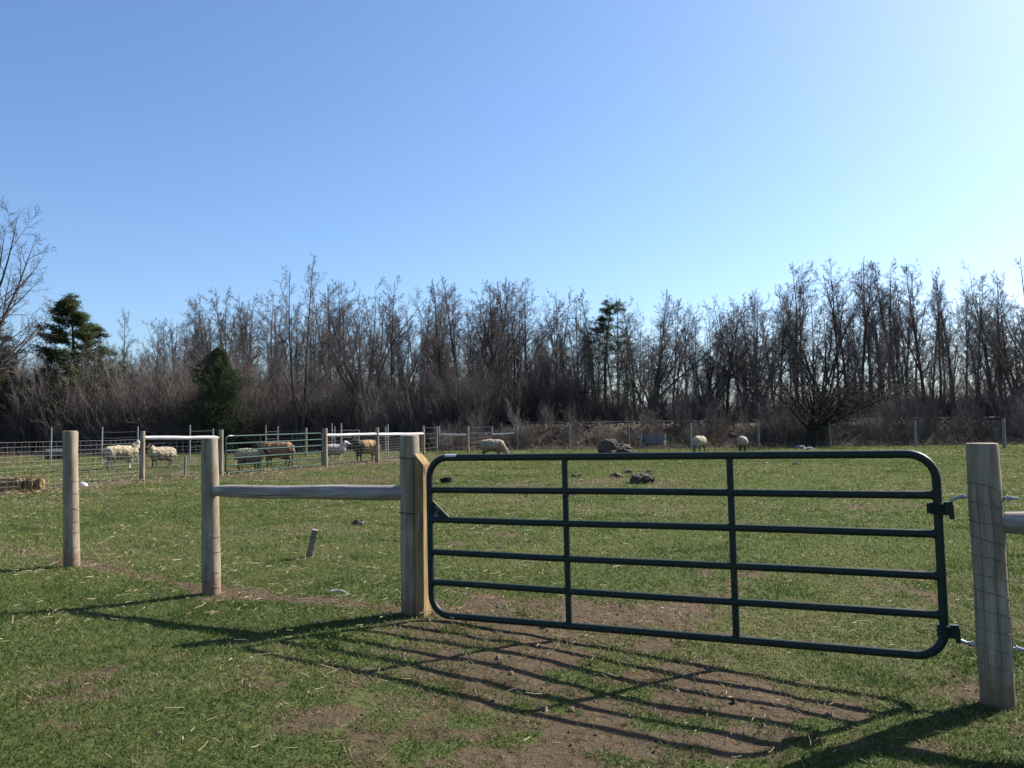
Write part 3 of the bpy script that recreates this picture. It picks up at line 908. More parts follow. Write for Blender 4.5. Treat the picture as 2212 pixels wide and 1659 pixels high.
add_rail(wf, at_h(WP[4], 0.92), at_h(WP[5], 0.96) - Vector((0.06, 0, 0)), 0.058, 0.058, seed=72, sides=8)
post_line('pasture_fence', [(1117, 970), (1230, 970), (1358, 969), (1493, 972), (1640, 971), (1795, 966), (1978, 966), (2170, 969), (2370, 968)], 'far wire fence of grey posts along the foot of the wood, behind the grazing sheep',
          [.06, .085, .075, .06, .05, .05, .07, .08, .08], [1.42, 1.45, 1.44, 1.5, 1.52, 1.48, 1.5, 1.55, 1.5], 'old_wood', [0.3, 0.6, 0.9, 1.2, 1.42], 0.0026, 'dull_wire',
          lean=[0, 0, 0, 0, -.02, -.03, 0, 0, 0])
# white rail of a fence at the far left
fl = at(-40, 968)
wr = thing('far_pole_rail', fl, 'pale pole rail on short posts at the far left edge', 'rail')
pa, pb = at(-40, 968), at(50, 967)
add_post(wr, pa, 0.62, 0.05, 0.05, (0, 0), 1, 'old_wood', sides=8, rings=4)
add_post(wr, pb + Vector((.15, 0, 0)), 0.62, 0.05, 0.05, (0, 0), 2, 'old_wood', sides=8, rings=4)
add_rail(wr, at_h(pa, .55), at_h(pb, .58), 0.045, 0.045, seed=3, sides=8)

# ------------------------------------------------------------------ sheep
def sheep(name, pos, yaw, pose, label, cat='sheep', wool=(.52, .47, .36), face=(.5, .46, .40), leg=(.45, .40, .33), turn=0.0, size=1.0, front=None, horn=None, belly_shade=None, stride=0.0, seed=0):
    import bmesh
    rs = np.random.default_rng(seed)
    caps = []                                     # (p0, r0, p1, r1, part)
    def cap(p0, r0, p1, r1, part): caps.append((np.array(p0, float), r0, np.array(p1, float), r1, part))
    cap((-.40, 0, .61), .225, (-.12, 0, .59), .265, 'wool')
    cap((-.12, 0, .59), .265, (.16, 0, .58), .262, 'wool')
    cap((.16, 0, .58), .262, (.36, 0, .61), .21, 'wool')
    cap((-.30, .0, .52), .20, (.25, 0, .50), .20, 'wool')
    ct, st_ = math.cos(turn), math.sin(turn)
    def tw(p):
        x, y, z = p
        x -= .36
        return (.36 + x * ct - y * st_, x * st_ + y * ct, z)
    if pose == 'up':
        cap((.34, 0, .66), .175, tw((.52, 0, .86)), .115, 'wool')
        hb, hm = (.55, 0, .93), (.76, 0, .85)
    elif pose == 'level':
        cap((.34, 0, .64), .175, tw((.60, 0, .74)), .115, 'wool')
        hb, hm = (.66, 0, .78), (.86, 0, .66)
    elif pose == 'low':
        cap((.34, 0, .60), .175, tw((.62, 0, .56)), .12, 'wool')
        hb, hm = (.68, 0, .57), (.84, 0, .38)
    else:
        cap((.34, 0, .55), .18, tw((.60, 0, .36)), .125, 'wool')
        hb, hm = (.64, 0, .31), (.76, 0, .07)
    hb, hm = np.array(hb), np.array(hm)
    cap(tw(hb), .096, tw(hb * .45 + hm * .55), .076, 'face')
    cap(tw(hb * .45 + hm * .55), .076, tw(hm), .052, 'face')
    fwd = (hm - hb) / np.linalg.norm(hm - hb)
    upv = np.array([-fwd[2], 0, fwd[0]])
    for s in (-1, 1):
        e0 = hb + upv * .045 + np.array([0, s * .07, 0]); e1 = e0 + np.array([-.03, s * .13, 0]) - upv * .035
        cap(tw(e0), .028, tw(e1), .016, 'face')
        ff = stride * s
        cap((.27, s * .12, .48), .10, (.28 + ff * .4, s * .12, .28), .050, 'wool')
        cap((.28 + ff * .4, s * .12, .28), .046, (.27 + ff, s * .12, .09), .030, 'leg')
        cap((.27 + ff, s * .12, .09), .032, (.29 + ff, s * .12, .03), .036, 'leg')
        ff = -stride * s
        cap((-.34, s * .12, .54), .15, (-.27 + ff * .3, s * .13, .38), .095, 'wool')
        cap((-.27 + ff * .3, s * .13, .38), .08, (-.43 + ff * .6, s * .125, .27), .046, 'leg')
        cap((-.43 + ff * .6, s * .125, .27), .044, (-.39 + ff, s * .125, .09), .031, 'leg')
        cap((-.39 + ff, s * .125, .09), .032, (-.37 + ff, s * .125, .03), .036, 'leg')
    cap((-.57, 0, .66), .05, (-.64, 0, .46), .035, 'wool')
    bm = bmesh.new()
    for p0, r0, p1, r1, part in caps:
        L = np.linalg.norm(p1 - p0)
        k = max(2, int(L / (0.45 * min(r0, r1))) + 1)
        for i in range(k):
            f = i / (k - 1)
            p = p0 + (p1 - p0) * f
            bmesh.ops.create_icosphere(bm, subdivisions=2, radius=r0 + (r1 - r0) * f, matrix=Matrix.Translation(p))
    me0 = bpy.data.meshes.new('tmp'); bm.to_mesh(me0); bm.free()
    tmp = bpy.data.objects.new('tmp', me0); C.objects.link(tmp)
    md = tmp.modifiers.new('r', 'REMESH'); md.mode = 'VOXEL'; md.voxel_size = 0.021
    sm = tmp.modifiers.new('s', 'SMOOTH'); sm.iterations = 4; sm.factor = 0.5
    dg = bpy.context.evaluated_depsgraph_get()
    me = bpy.data.meshes.new_from_object(tmp.evaluated_get(dg))
    bpy.data.objects.remove(tmp); bpy.data.meshes.remove(me0)
    nV = len(me.vertices)
    co = np.empty(nV * 3, np.float32); me.vertices.foreach_get('co', co); co = co.reshape(-1, 3).astype(float)
    no = np.empty(nV * 3, np.float32); me.vertices.foreach_get('normal', no); no = no.reshape(-1, 3)
    best = np.full(nV, 1e9); lab = np.zeros(nV, int)
    names = ['wool', 'face', 'leg']
    for p0, r0, p1, r1, part in caps:
        v = p1 - p0
        tt = np.clip(((co - p0) @ v) / (v @ v), 0, 1)
        d = np.linalg.norm(co - p0 - tt[:, None] * v, axis=1) - (r0 + (r1 - r0) * tt)
        q = d < best
        best[q] = d[q]; lab[q] = names.index(part)
    nz = vnoise3(co[:, 0] * 15, co[:, 1] * 15, co[:, 2] * 15, seed)
    nz2 = vnoise3(co[:, 0] * 34, co[:, 1] * 34, co[:, 2] * 24, seed + 1)
    nz3 = vnoise3(co[:, 0] * 5, co[:, 1] * 5, co[:, 2] * 5, seed + 2)
    w = (lab == 0)
    nz4 = vnoise3(co[:, 0] * 8, co[:, 1] * 8, co[:, 2] * 6, seed + 5)
    amp = np.where(w, 0.014 * nz + 0.012 * nz2 + 0.012 * nz4 + 0.012, 0.0)
    co2 = co + no * amp[:, None]
    me.vertices.foreach_set('co', co2.astype(np.float32).ravel())
    col = np.ones((nV, 4))
    W, Fc, Lg = np.array(wool), np.array(face), np.array(leg)
    col[:, :3] = (W * np.array([.62, .58, .52])) * (1 + 0.28 * nz3 + 0.25 * nz2 + 0.15 * nz)[:, None]
    dirt = np.clip((0.62 - co[:, 2]) * 1.7 + 0.35 * nz + .12, 0, .7)[:, None]
    col[:, :3] = col[:, :3] * (1 - dirt) + np.array([.11, .082, .056]) * dirt
    if front is not None:
        fr = sstep(.10, .26, co[:, 0] + .06 * nz + .15 * (0.6 - co[:, 2]))[:, None]
        col[:, :3] = col[:, :3] * (1 - fr) + np.array(front) * fr
    if belly_shade is not None:
        fr = sstep(.02, -.10, co[:, 2] - .55 + .05 * nz)[:, None]  # shadow under the body, painted into the fleece colour
        col[:, :3] = col[:, :3] * (1 - fr) + np.array(belly_shade) * fr
    col[lab == 1, :3] = 0.75 * Fc * (1 + 0.15 * nz3[lab == 1])[:, None]
    col[lab == 2, :3] = 0.75 * Lg * (1 + 0.15 * nz3[lab == 2])[:, None]
    hoof = co[:, 2] < 0.035
    if pose != 'graze': col[hoof, :3] = (.05, .045, .04)
    a = me.attributes.new('col', 'FLOAT_COLOR', 'POINT')
    a.data.foreach_set('color', col.astype(np.float32).ravel())
    me.materials.clear(); me.materials.append(MATS['wool'])
    me.polygons.foreach_set('use_smooth', np.ones(len(me.polygons), bool))
    me.update()
    me.name = name
    o = bpy.data.objects.new(name, me)
    o.location = pos; o.rotation_euler = (0, 0, yaw); o.scale = (size,) * 3
    link(o); props(o, label, cat, 'flock of sheep in the pasture and pen')
    return o

CREAM, TAN = (.60, .53, .38), (.42, .28, .17)
D = math.radians
sheep('sheep', at(262, 1014), D(40), 'up', 'cream white sheep with raised white head looking right, beside a pen post', wool=CREAM, face=(.66, .62, .56), leg=(.60, .56, .5), size=1.03, stride=0.05, seed=1)
sheep('sheep', at(348, 1010), D(232), 'up', 'cream sheep with a dark face turned to the camera, under the white rail', wool=(.52, .47, .36), face=(.055, .05, .045), leg=(.12, .10, .085), turn=D(25), size=0.93, stride=-0.03, seed=2)
sheep('sheep', at(540, 1017), D(-12), 'level', 'woolly cream backed sheep with a dark face behind the pen gate, nearest the gate', wool=(.62, .56, .42), face=(.075, .07, .065), leg=(.10, .085, .07), turn=D(-10), size=0.92, belly_shade=(.16, .125, .095), seed=3)
sheep('sheep', at(598, 1009), D(168), 'level', 'large tan brown sheep facing left behind the pen gate', wool=TAN, face=(.10, .075, .06), leg=(.16, .12, .09), size=1.13, belly_shade=(.24, .16, .10), seed=4)
sheep('sheep', at(722, 996), D(8), 'up', 'white sheep half hidden behind the thick pen post, head raised to the right', wool=(.66, .64, .60), face=(.70, .68, .64), leg=(.66, .64, .6), size=0.88, seed=5)
sheep('sheep', at(789, 998), D(222), 'up', 'tan sheep with black head and chest standing below the white rails', wool=(.46, .33, .19), face=(.03, .027, .025), leg=(.06, .05, .045), turn=D(35), size=1.10, front=(.045, .038, .034), seed=6)
sheep('sheep', at(1064, 990), D(-14), 'graze', 'woolly cream sheep grazing with its head down to the right, above the gate top', wool=(.50, .43, .35), face=(.36, .31, .25), leg=(.16, .13, .11), size=1.02, seed=7)
sheep('sheep', at(1511, 978), D(237), 'graze', 'cream sheep grazing towards the left, right of the bench', wool=(.58, .52, .44), face=(.16, .13, .11), leg=(.09, .075, .065), size=0.98, seed=8)
sheep('sheep', at(1604, 978), D(80), 'low', 'pale sheep seen from behind with dark legs, rightmost of the flock', wool=(.60, .55, .48), face=(.12, .10, .09), leg=(.07, .06, .055), size=0.96, turn=D(-20), seed=9)

# ------------------------------------------------------------------ things lying in the pasture
def blob(name, mat, dims, seed=0, sub=3, rough=0.25, flat=True, parent=None, loc=None, rz=0.0, freq=2.2):
    import bmesh
    bm = bmesh.new()
    bmesh.ops.create_icosphere(bm, subdivisions=sub, radius=1.0)
    me = bpy.data.meshes.new(name); bm.to_mesh(me); bm.free()
    n = len(me.vertices)
    co = np.empty(n * 3, np.float32); me.vertices.foreach_get('co', co); co = co.reshape(-1, 3).astype(float)
    k = 1 + rough * vnoise3(co[:, 0] * freq + seed, co[:, 1] * freq, co[:, 2] * freq, seed) + 0.5 * rough * vnoise3(co[:, 0] * 2.7 * freq, co[:, 1] * 2.7 * freq + seed, co[:, 2] * 2.7 * freq, seed + 1)
    co = co * k[:, None]
    co[:, 2] = np.maximum(co[:, 2], -0.35)
    co *= np.array(dims) / 2
    me.vertices.foreach_set('co', co.astype(np.float32).ravel())
    me.materials.append(MATS[mat])
    if not flat: me.polygons.foreach_set('use_smooth', np.ones(len(me.polygons), bool))
    me.update()
    o = bpy.data.objects.new(name, me)
    if loc is not None: o.location = loc
    o.rotation_euler = (0, 0, rz)
    return link(o, parent)

import bmesh
def rough_box(name, dims, mat, parent, loc, seed, amp=.03):
    bm = bmesh.new(); bmesh.ops.create_cube(bm, size=1.0)
    bmesh.ops.bevel(bm, geom=bm.edges[:], offset=.12, segments=2, affect='EDGES')
    bmesh.ops.subdivide_edges(bm, edges=bm.edges[:], cuts=5, use_grid_fill=True)
    bmesh.ops.triangulate(bm, faces=bm.faces[:])
    me = bpy.data.meshes.new(name); bm.to_mesh(me); bm.free()
    n = len(me.vertices); co = np.empty(n * 3, np.float32); me.vertices.foreach_get('co', co); co = co.reshape(-1, 3).astype(float) * np.array(dims)
    nn = np.stack([vnoise3(co[:, 0] * 14, co[:, 1] * 14, co[:, 2] * 14, seed + q) for q in range(3)], -1)
    me.vertices.foreach_set('co', (co + nn * amp).astype(np.float32).ravel())
    me.materials.append(MATS[mat]); me.update()
    o = bpy.data.objects.new(name, me); o.location = loc
    return link(o, parent)
# dirt heap with rubble trailing to the right
p = at(1330, 980)
dh = thing('dirt_heap', p, 'dark heap of rubble and earth sloping down to the right, left of the bench', 'heap')
k = p.y / F_V
blob('boulder', 'clod', (0.98, 0.9, 1.15), 4, 4, 0.28, parent=dh, loc=(-.42, 0, .22), freq=1.6)
blob('mound', 'clod', (1.55, 1.1, 0.75), 5, 4, 0.3, parent=dh, loc=(.22, .05, .08))
for i in range(34):
    f = rng.random()
    blob('clod', 'stone' if i % 3 == 0 else 'clod', (rng.uniform(.10, .26), rng.uniform(.08, .2), rng.uniform(.06, .14)), 10 + i, 1, 0.35, parent=dh,
         loc=(-.1 + 1.1 * f, rng.uniform(-.5, .2), max(0.03, (.42 - .40 * f) * rng.uniform(.5, 1.0))), rz=rng.uniform(0, 6))
# uprooted sod block and clods
p = at(1387, 1043)
sb = rough_box('sod_block', (.50, .40, .23), 'clod', None, p + Vector((0, 0, .08)), 5, .05)
sb.rotation_euler = (.12, -.10, .3)
props(sb, 'dark upturned block of earth on the trampled patch in the pasture', 'earth block')
for i, (a_, b_, s, lab_) in enumerate(((1332, 1031, .36, 'ragged dark clod of earth left of the upturned earth block'), (1358, 1022, .30, 'small dark clod just behind the upturned earth block'),
                                   (1404, 1021, .24, 'small dark clod right behind the upturned earth block'), (1243, 1030, .26, 'flat dark clod of earth right of the feed pan'),
                                   (1232, 1072, .24, 'grey flattened clod beside the second gate bar'), (1720, 1005, .3, 'small clod in the open grass right of the earth block'),
                                   (775, 1133, .2, 'flat grey clump of dead grass right of the leaning stake'))):
    o = blob('clod', 'clod', (s, s * .8, s * .55), 50 + i, 3, 0.35, loc=at(a_, b_) + Vector((0, 0, s * .06)), rz=i)
    props(o, lab_, 'clod', 'clods of earth in the grass')
for i, (a_, b_, s, lab_) in enumerate(((1727, 970, .75, 'low rounded grey rock before the gnarled tree, left of its pair'), (1748, 971, .55, 'pointed grey rock before the gnarled tree, right of its pair'))):
    o = blob('rock', 'stone', (s, s * .7, s * .5), 70 + i, 3, 0.25, loc=at(a_, b_), rz=i)
    props(o, lab_, 'rock', 'rocks before the gnarled tree')
o = blob('white_stone', 'white_stone', (.26, .2, .22), 80, 3, 0.12, flat=False, loc=at(178, 1050))
props(o, 'white rounded stone in the straw behind the leftmost post', 'stone')
# feed pan
p = at(963, 1043)
fp = MB()
a = np.linspace(0, 2 * np.pi, 28, endpoint=False)
prof = [(0.0, .012), (.125, .012), (.135, .0), (.165, .105), (.175, .11), (.172, .118), (.158, .112), (.128, .022), (0.0, .022)]
V = []; Fp = []
for r_, z_ in prof: V += [(r_ * math.cos(q), r_ * math.sin(q), z_) for q in a]
for i in range(len(prof) - 1):
    for k in range(28):
        k2 = (k + 1) % 28
        Fp.append((i * 28 + k, i * 28 + k2, (i + 1) * 28 + k2, (i + 1) * 28 + k))
fp.add(V, Fp)
o = fp.obj('feed_pan', 'rubber', loc=p + Vector((0, 0, .01)))
o.rotation_euler = (0.05, 0.03, 0)
props(o, 'black rubber feed pan lying in the grass right of the gate post', 'feed pan')
# leaning stake
p = at(667, 1202)
sk = MB().box((0, 0, .15), (.062, .035, .38))
o = sk.obj('leaning_stake', 'old_wood', smooth=False, loc=p)
o.rotation_euler = (0.35, 0.20, 0.3)
props(o, 'short grey board stuck aslant in the grass between the rail post and gate post', 'stake')
# pale scrap near the gate post
p = at(737, 1289)
sc = MB()
s = np.linspace(0, 1, 9)
sc.tube(np.stack([s * .20 - .1, .02 * np.sin(s * 5), .022 + .016 * np.sin(s * 3.1 + .4)], -1), .011 * (1.25 - s), 7)
o = sc.obj('pale_scrap', 'white_stone', loc=p + Vector((0, 0, 0.012))); o.rotation_euler = (0, 0, -.3)
props(o, 'white curled scrap lying on the soil line left of the gate post', 'scrap')
# hay bale by the pen wire
p = at(47, 1062)
hb_ = thing('hay_bale', p, 'broken brown hay bale behind the woven wire at the left edge', 'hay bale', rz=D(18))
rough_box('bale', (.50, .46, .34), 'hay', hb_, (-.22, 0, .16), 1)
rough_box('bale_flake', (.22, .44, .33), 'hay', hb_, (.17, 0.02, .15), 2)
rough_box('bale_flake', (.17, .42, .30), 'hay', hb_, (.37, 0.05, .14), 3, .04)
lo = MB()
for i in range(170):
    q = (rng.uniform(-.55, .6), rng.uniform(-.5, .3), 0.0)
    zt = .34 if (-.45 < q[0] < .45 and -.2 < q[1]) else .03
    dq = rng.normal(0, .07, 3)
    lo.tube([np.array(q) + (0, 0, zt) - dq, np.array(q) + (0, 0, zt + .02) + dq], .004, 3, caps=False)
o = lo.obj('loose_hay', 'hay', hb_)
# bench
p = at(1410, 969)
bn = thing('bench', p, 'grey wooden bench with a solid plank back at the far edge of the pasture', 'bench', rz=D(-16))
for x in (-.72, .72):
    MB().box((x, -.22, .20), (.09, .08, .42)).obj('leg', 'bench_post', bn, smooth=False)
    MB().box((x, .22, .42), (.09, .08, .88)).obj('leg', 'bench_post', bn, smooth=False)
    MB().box((x, -.02, .425), (.085, .50, .05)).obj('arm', 'bench_post', bn, smooth=False)
for k in range(4): MB().box((0, -.18 + .115 * k, .365), (1.36, .10, .04)).obj('seat_plank', 'bench_wood', bn, smooth=False)
for k in range(4): MB().box((0.02, .165, .30 + .148 * k), (1.34, .03, .138)).obj('back_plank', 'bench_wood', bn, smooth=False)
# long trough behind the pen gate and dark trough at the left
p = at(597, 969)
tr_ = thing('feed_trough', p, 'long dark wooden feed trough on legs, far behind the pen gate', 'trough')
MB().box((0, -.2, .66), (1.9, .04, .26)).obj('side_board', 'dark_board', tr_, smooth=False)
MB().box((0, .2, .66), (1.9, .04, .26)).obj('side_board', 'dark_board', tr_, smooth=False)
MB().box((0, 0, .55), (1.86, .36, .04)).obj('floor_board', 'dark_board', tr_, smooth=False)
for x in (-.85, .85):
    for yy in (-.17, .17): MB().box((x, yy, .27), (.07, .07, .56)).obj('leg', 'old_wood', tr_, smooth=False)
p = at(118, 992)
db = MB()
db.tube(np.stack([np.linspace(-.42, .42, 9), np.zeros(9), np.full(9, .27)], -1), [.25, .27, .272, .28, .272, .28, .272, .27, .25], 20)
o = db.obj('barrel', 'dark_board', loc=p); o.rotation_euler = (0, 0, .4)
props(o, 'dark blue grey barrel lying on its side by a thin post at the left', 'barrel')

# ------------------------------------------------------------------ railway on the bank
def bank_z(x): return float(gz(x, EMB_Y + 0.06 * x + 2.0))
rx = thing('railway_track', Vector((0, EMB_Y + 2.0, 0)), 'dark railway line on the stony bank at the foot of the wood', 'railway')
X = np.linspace(EMB_X0 + 3, 70, 40)
for off_ in (0.3, 1.75):
    P = np.stack([X, 0.06 * X + off_ - 1.0, np.array([bank_z(x) for x in X]) + 0.16], -1)
    MB().tube(P, 0.075, 4).obj('rail', 'rust', rx, smooth=False)
tm = MB().box((0, 0, 0), (.24, 2.4, .16)).mesh('tie', 'clod', False)
for i, x in enumerate(np.arange(EMB_X0 + 3, 66, 0.62)):
    o = bpy.data.objects.new('tie', tm); o.location = (x, 0.06 * x + 0.02, bank_z(x) + 0.03); o.rotation_euler = (0, 0, 0.06)
    link(o, rx)
# ballast stones on the slope
n = 9000
bx = rng.uniform(EMB_X0, 62, n); by = EMB_Y + 0.06 * bx + rng.uniform(-2.7, 3.6, n)
sc_ = rng.gamma(3.0, 0.018, n) + 0.02
an = rng.uniform(0, 6.28, n)
Vr = oct_[None] * rng.uniform(0.6, 1.35, (n, 6, 1)) * sc_[:, None, None]
V = np.stack([Vr[..., 0] * np.cos(an)[:, None] - Vr[..., 1] * np.sin(an)[:, None] + bx[:, None], Vr[..., 0] * np.sin(an)[:, None] + Vr[..., 1] * np.cos(an)[:, None] + by[:, None], Vr[..., 2] + gz(bx, by)[:, None] - .01], -1).reshape(-1, 3)
o = bpy.data.objects.new('ballast', np_mesh('ballast', V, [(np.arange(n)[:, None, None] * 6 + octf[None]).reshape(-1, 3)], 'stone', False))
o.data.materials[0] = MATS['ballast_stone']
link(o); props(o, 'grey ballast stones covering the railway bank', 'ballast', kind='stuff')

# ------------------------------------------------------------------ trees
def norm(v): return v / (np.linalg.norm(v, axis=-1, keepdims=True) + 1e-9)

def kids(P, R, Ls, k, s0, s1, ang, ratio, up, n, wob, rs, taper=0.3, rk=0.7, top=0.7, rmin=0.004, rl=0.0125, asd=0.16):
    B, m_, _ = P.shape
    s = s0 + (s1 - s0) * (np.arange(k)[None] + rs.random((B, k))) / k
    f = s * (m_ - 1); i = np.minimum(f.astype(int), m_ - 2); w = (f - i)[..., None]
    bi = np.arange(B)[:, None]
    pos = P[bi, i] * (1 - w) + P[bi, i + 1] * w
    tan = norm(P[bi, i + 1] - P[bi, i])
    rad = R[bi, i] * (1 - w[..., 0]) + R[bi, i + 1] * w[..., 0]
    rv = rs.normal(size=(B, k, 3))
    perp = norm(rv - tan * np.sum(rv * tan, -1, keepdims=True))
    a = (ang + rs.normal(0, asd, (B, k)))[..., None]
    d = np.cos(a) * tan + np.sin(a) * perp
    L = Ls[:, None] * ratio * (1.0 - top * (s - s0) / (s1 - s0 + 1e-6)) * rs.uniform(0.65, 1.25, (B, k))
    pos, d, L, rad = pos.reshape(-1, 3), d.reshape(-1, 3), L.ravel(), rad.ravel()
    pts = [pos]; p = pos
    for j in range(n - 1):
        d = norm(d + np.array([0, 0, up / (n - 1)]) + rs.normal(0, wob, d.shape))
        p = p + d * (L / (n - 1))[:, None]
        pts.append(p)
    r0 = np.maximum(np.minimum(rad * rk, rl * L + 0.003), rmin)
    Rn = r0[:, None] * np.linspace(1, taper, n)[None]
    return np.stack(pts, 1), Rn, L

def tubes(P, R, sides):
    """all branches of one level at once"""
    B, n, _ = P.shape
    T = norm(np.gradient(P, axis=1))
    ref = np.where(np.abs(T[:, :1, 2:3]) > 0.85, np.array([1.0, 0, 0]), np.array([0, 0, 1.0]))
    u = norm(np.cross(np.broadcast_to(ref, T.shape), T)); w = np.cross(T, u)
    a = np.linspace(0, 2 * np.pi, sides, endpoint=False)
    V = P[:, :, None] + R[:, :, None, None] * (np.cos(a)[:, None] * u[:, :, None] + np.sin(a)[:, None] * w[:, :, None])
    idx = np.arange(B * n * sides).reshape(B, n, sides)
    q = np.stack([idx[:, :-1], np.roll(idx, -1, 2)[:, :-1], np.roll(idx, -1, 2)[:, 1:], idx[:, 1:]], -1).reshape(-1, 4)
    return V.reshape(-1, 3), q

def join(levels):
    Vs, Fs, n = [], [], 0
    for P, R, s in levels:
        V, F = tubes(P, R, s)
        Vs.append(V); Fs.append(F + n); n += len(V)
    return np.concatenate(Vs), np.concatenate(Fs)

def line(p, d, L, n, r0, r1, wob, rs, up=0.0):
    p = np.array(p, float); d = norm(np.array(d, float)); out = [p]
    for j in range(n - 1):
        d = norm(d + np.array([0, 0, up]) + rs.normal(0, wob, 3))
        p = p + d * L / (n - 1); out.append(p)
    return np.array(out)[None], (r1 + (r0 - r1) * np.linspace(1, 0, n) ** 1.25)[None], np.array([L])

def bare_tree(seed, style='forest'):
    """unit: metres, about 10 m tall; returns trunk mesh data and crown mesh data"""
    rs = np.random.default_rng(seed)
    trunk = []; leaders = []
    if style == 'forest':
        tr = line((0, 0, -.2), (rs.normal(0, .03), rs.normal(0, .03), 1), 10.0, 14, 0.125, 0.010, 0.032, rs, 0.03)
        trunk.append(tr); leaders.append((tr, 24, 0.2, 0.95, 0.66, 0.21, 0.45) if seed % 2 else (tr, 22, 0.22, 0.95, 0.82, 0.27, 0.36))
        if rs.random() < .7:
            K = kids(*tr, int(rs.integers(1, 3)), 0.25, 0.55, 0.20, 0.62, 0.35, 11, 0.04, rs, 0.10, 0.72, 0.3, rl=.02)
            trunk.append(K); leaders.append((K, 14, 0.2, 0.95, 0.62, 0.26, 0.45) if seed % 2 else (K, 13, 0.2, 0.95, 0.75, 0.32, 0.36))
    elif style == 'vase':
        tr = line((0, 0, -.2), (0, 0, 1), 3.2, 7, 0.17, 0.13, 0.03, rs)
        trunk.append(tr)
        K = kids(*tr, 8, 0.5, 1.0, 0.42, 2.2, 0.30, 12, 0.055, rs, 0.08, 0.55, 0.1)
        trunk.append(K); leaders.append((K, 11, 0.15, 0.98, 0.65, 0.30, 0.3))
    elif style == 'twin':
        a_ = line((0, 0, -.2), (-.06, 0, 1), 9.2, 14, 0.11, 0.010, 0.03, rs, .02)
        b_ = line((0.1, 0, -.2), (.07, .02, 1), 10.0, 14, 0.13, 0.010, 0.03, rs, .03)
        for q in (a_, b_):
            trunk.append(q); leaders.append((q, 22, 0.15, 0.94, 0.55, 0.26, 0.5))
    elif style == 'spread':
        tr = line((0, 0, -.2), (0.02, 0, 1), 3.0, 7, 0.24, 0.19, 0.03, rs)
        trunk.append(tr)
        K = kids(*tr, 13, 0.45, 1.0, 0.85, 2.4, 0.40, 12, 0.05, rs, 0.06, 0.48, 0.1)
        trunk.append(K); leaders.append((K, 11, 0.12, 0.98, 0.55, 0.36, 0.3))
    elif style == 'gnarl':
        tr = line((0, 0, -.2), (0.04, 0, 1), 2.4, 6, 0.40, 0.33, 0.05, rs)
        trunk.append(tr)
        K = kids(*tr, 15, 0.42, 1.0, 0.80, 2.7, 0.45, 12, 0.09, rs, 0.06, 0.42, 0.1, asd=0.3)
        trunk.append(K); leaders.append((K, 12, 0.10, 0.98, 0.75, 0.34, 0.15))
    small = []
    for (P, R, Ls), k, s0, s1, ang, ratio, up in leaders:
        l1 = kids(P, R, Ls, k, s0, s1, ang, ratio, up, 8, 0.065, rs, 0.2, 0.6, 0.62, 0.007)
        small.append((l1[0], l1[1], 4))
        l2 = kids(*l1, 8, 0.12, 1.0, 0.78, 0.42, 0.15, 4, 0.13, rs, 0.35, 0.6, 0.5, 0.017 if style == 'gnarl' else 0.0055)
        small.append((l2[0], l2[1], 3))
        l3 = kids(*l2, 6 if style == 'gnarl' else (9 if style in ('spread', 'vase') else 12), 0.12, 1.0, 0.85, 0.46, 0.05, 3, 0.16, rs, 0.45, 0.6, 0.4, 0.015 if style == 'gnarl' else 0.0058)
        small.append((l3[0], l3[1], 3))
    return join([(P, R, 8) for P, R, _ in trunk]), join(small)

def tufts(centres, size, per, rs, flat=0.5, w=0.16):
    n = len(centres) * per
    c = np.repeat(centres, per, 0) + rs.normal(0, size * .35, (n, 3))
    d = rs.normal(size=(n, 3)); d[:, 2] *= flat; d = norm(d) * size * rs.uniform(.5, 1.2, (n, 1))
    s = norm(np.cross(d, rs.normal(size=(n, 3)))) * size * w
    V = np.stack([c - s, c + s, c + d], 1).reshape(-1, 3)
    return V, np.arange(3 * n).reshape(-1, 3)

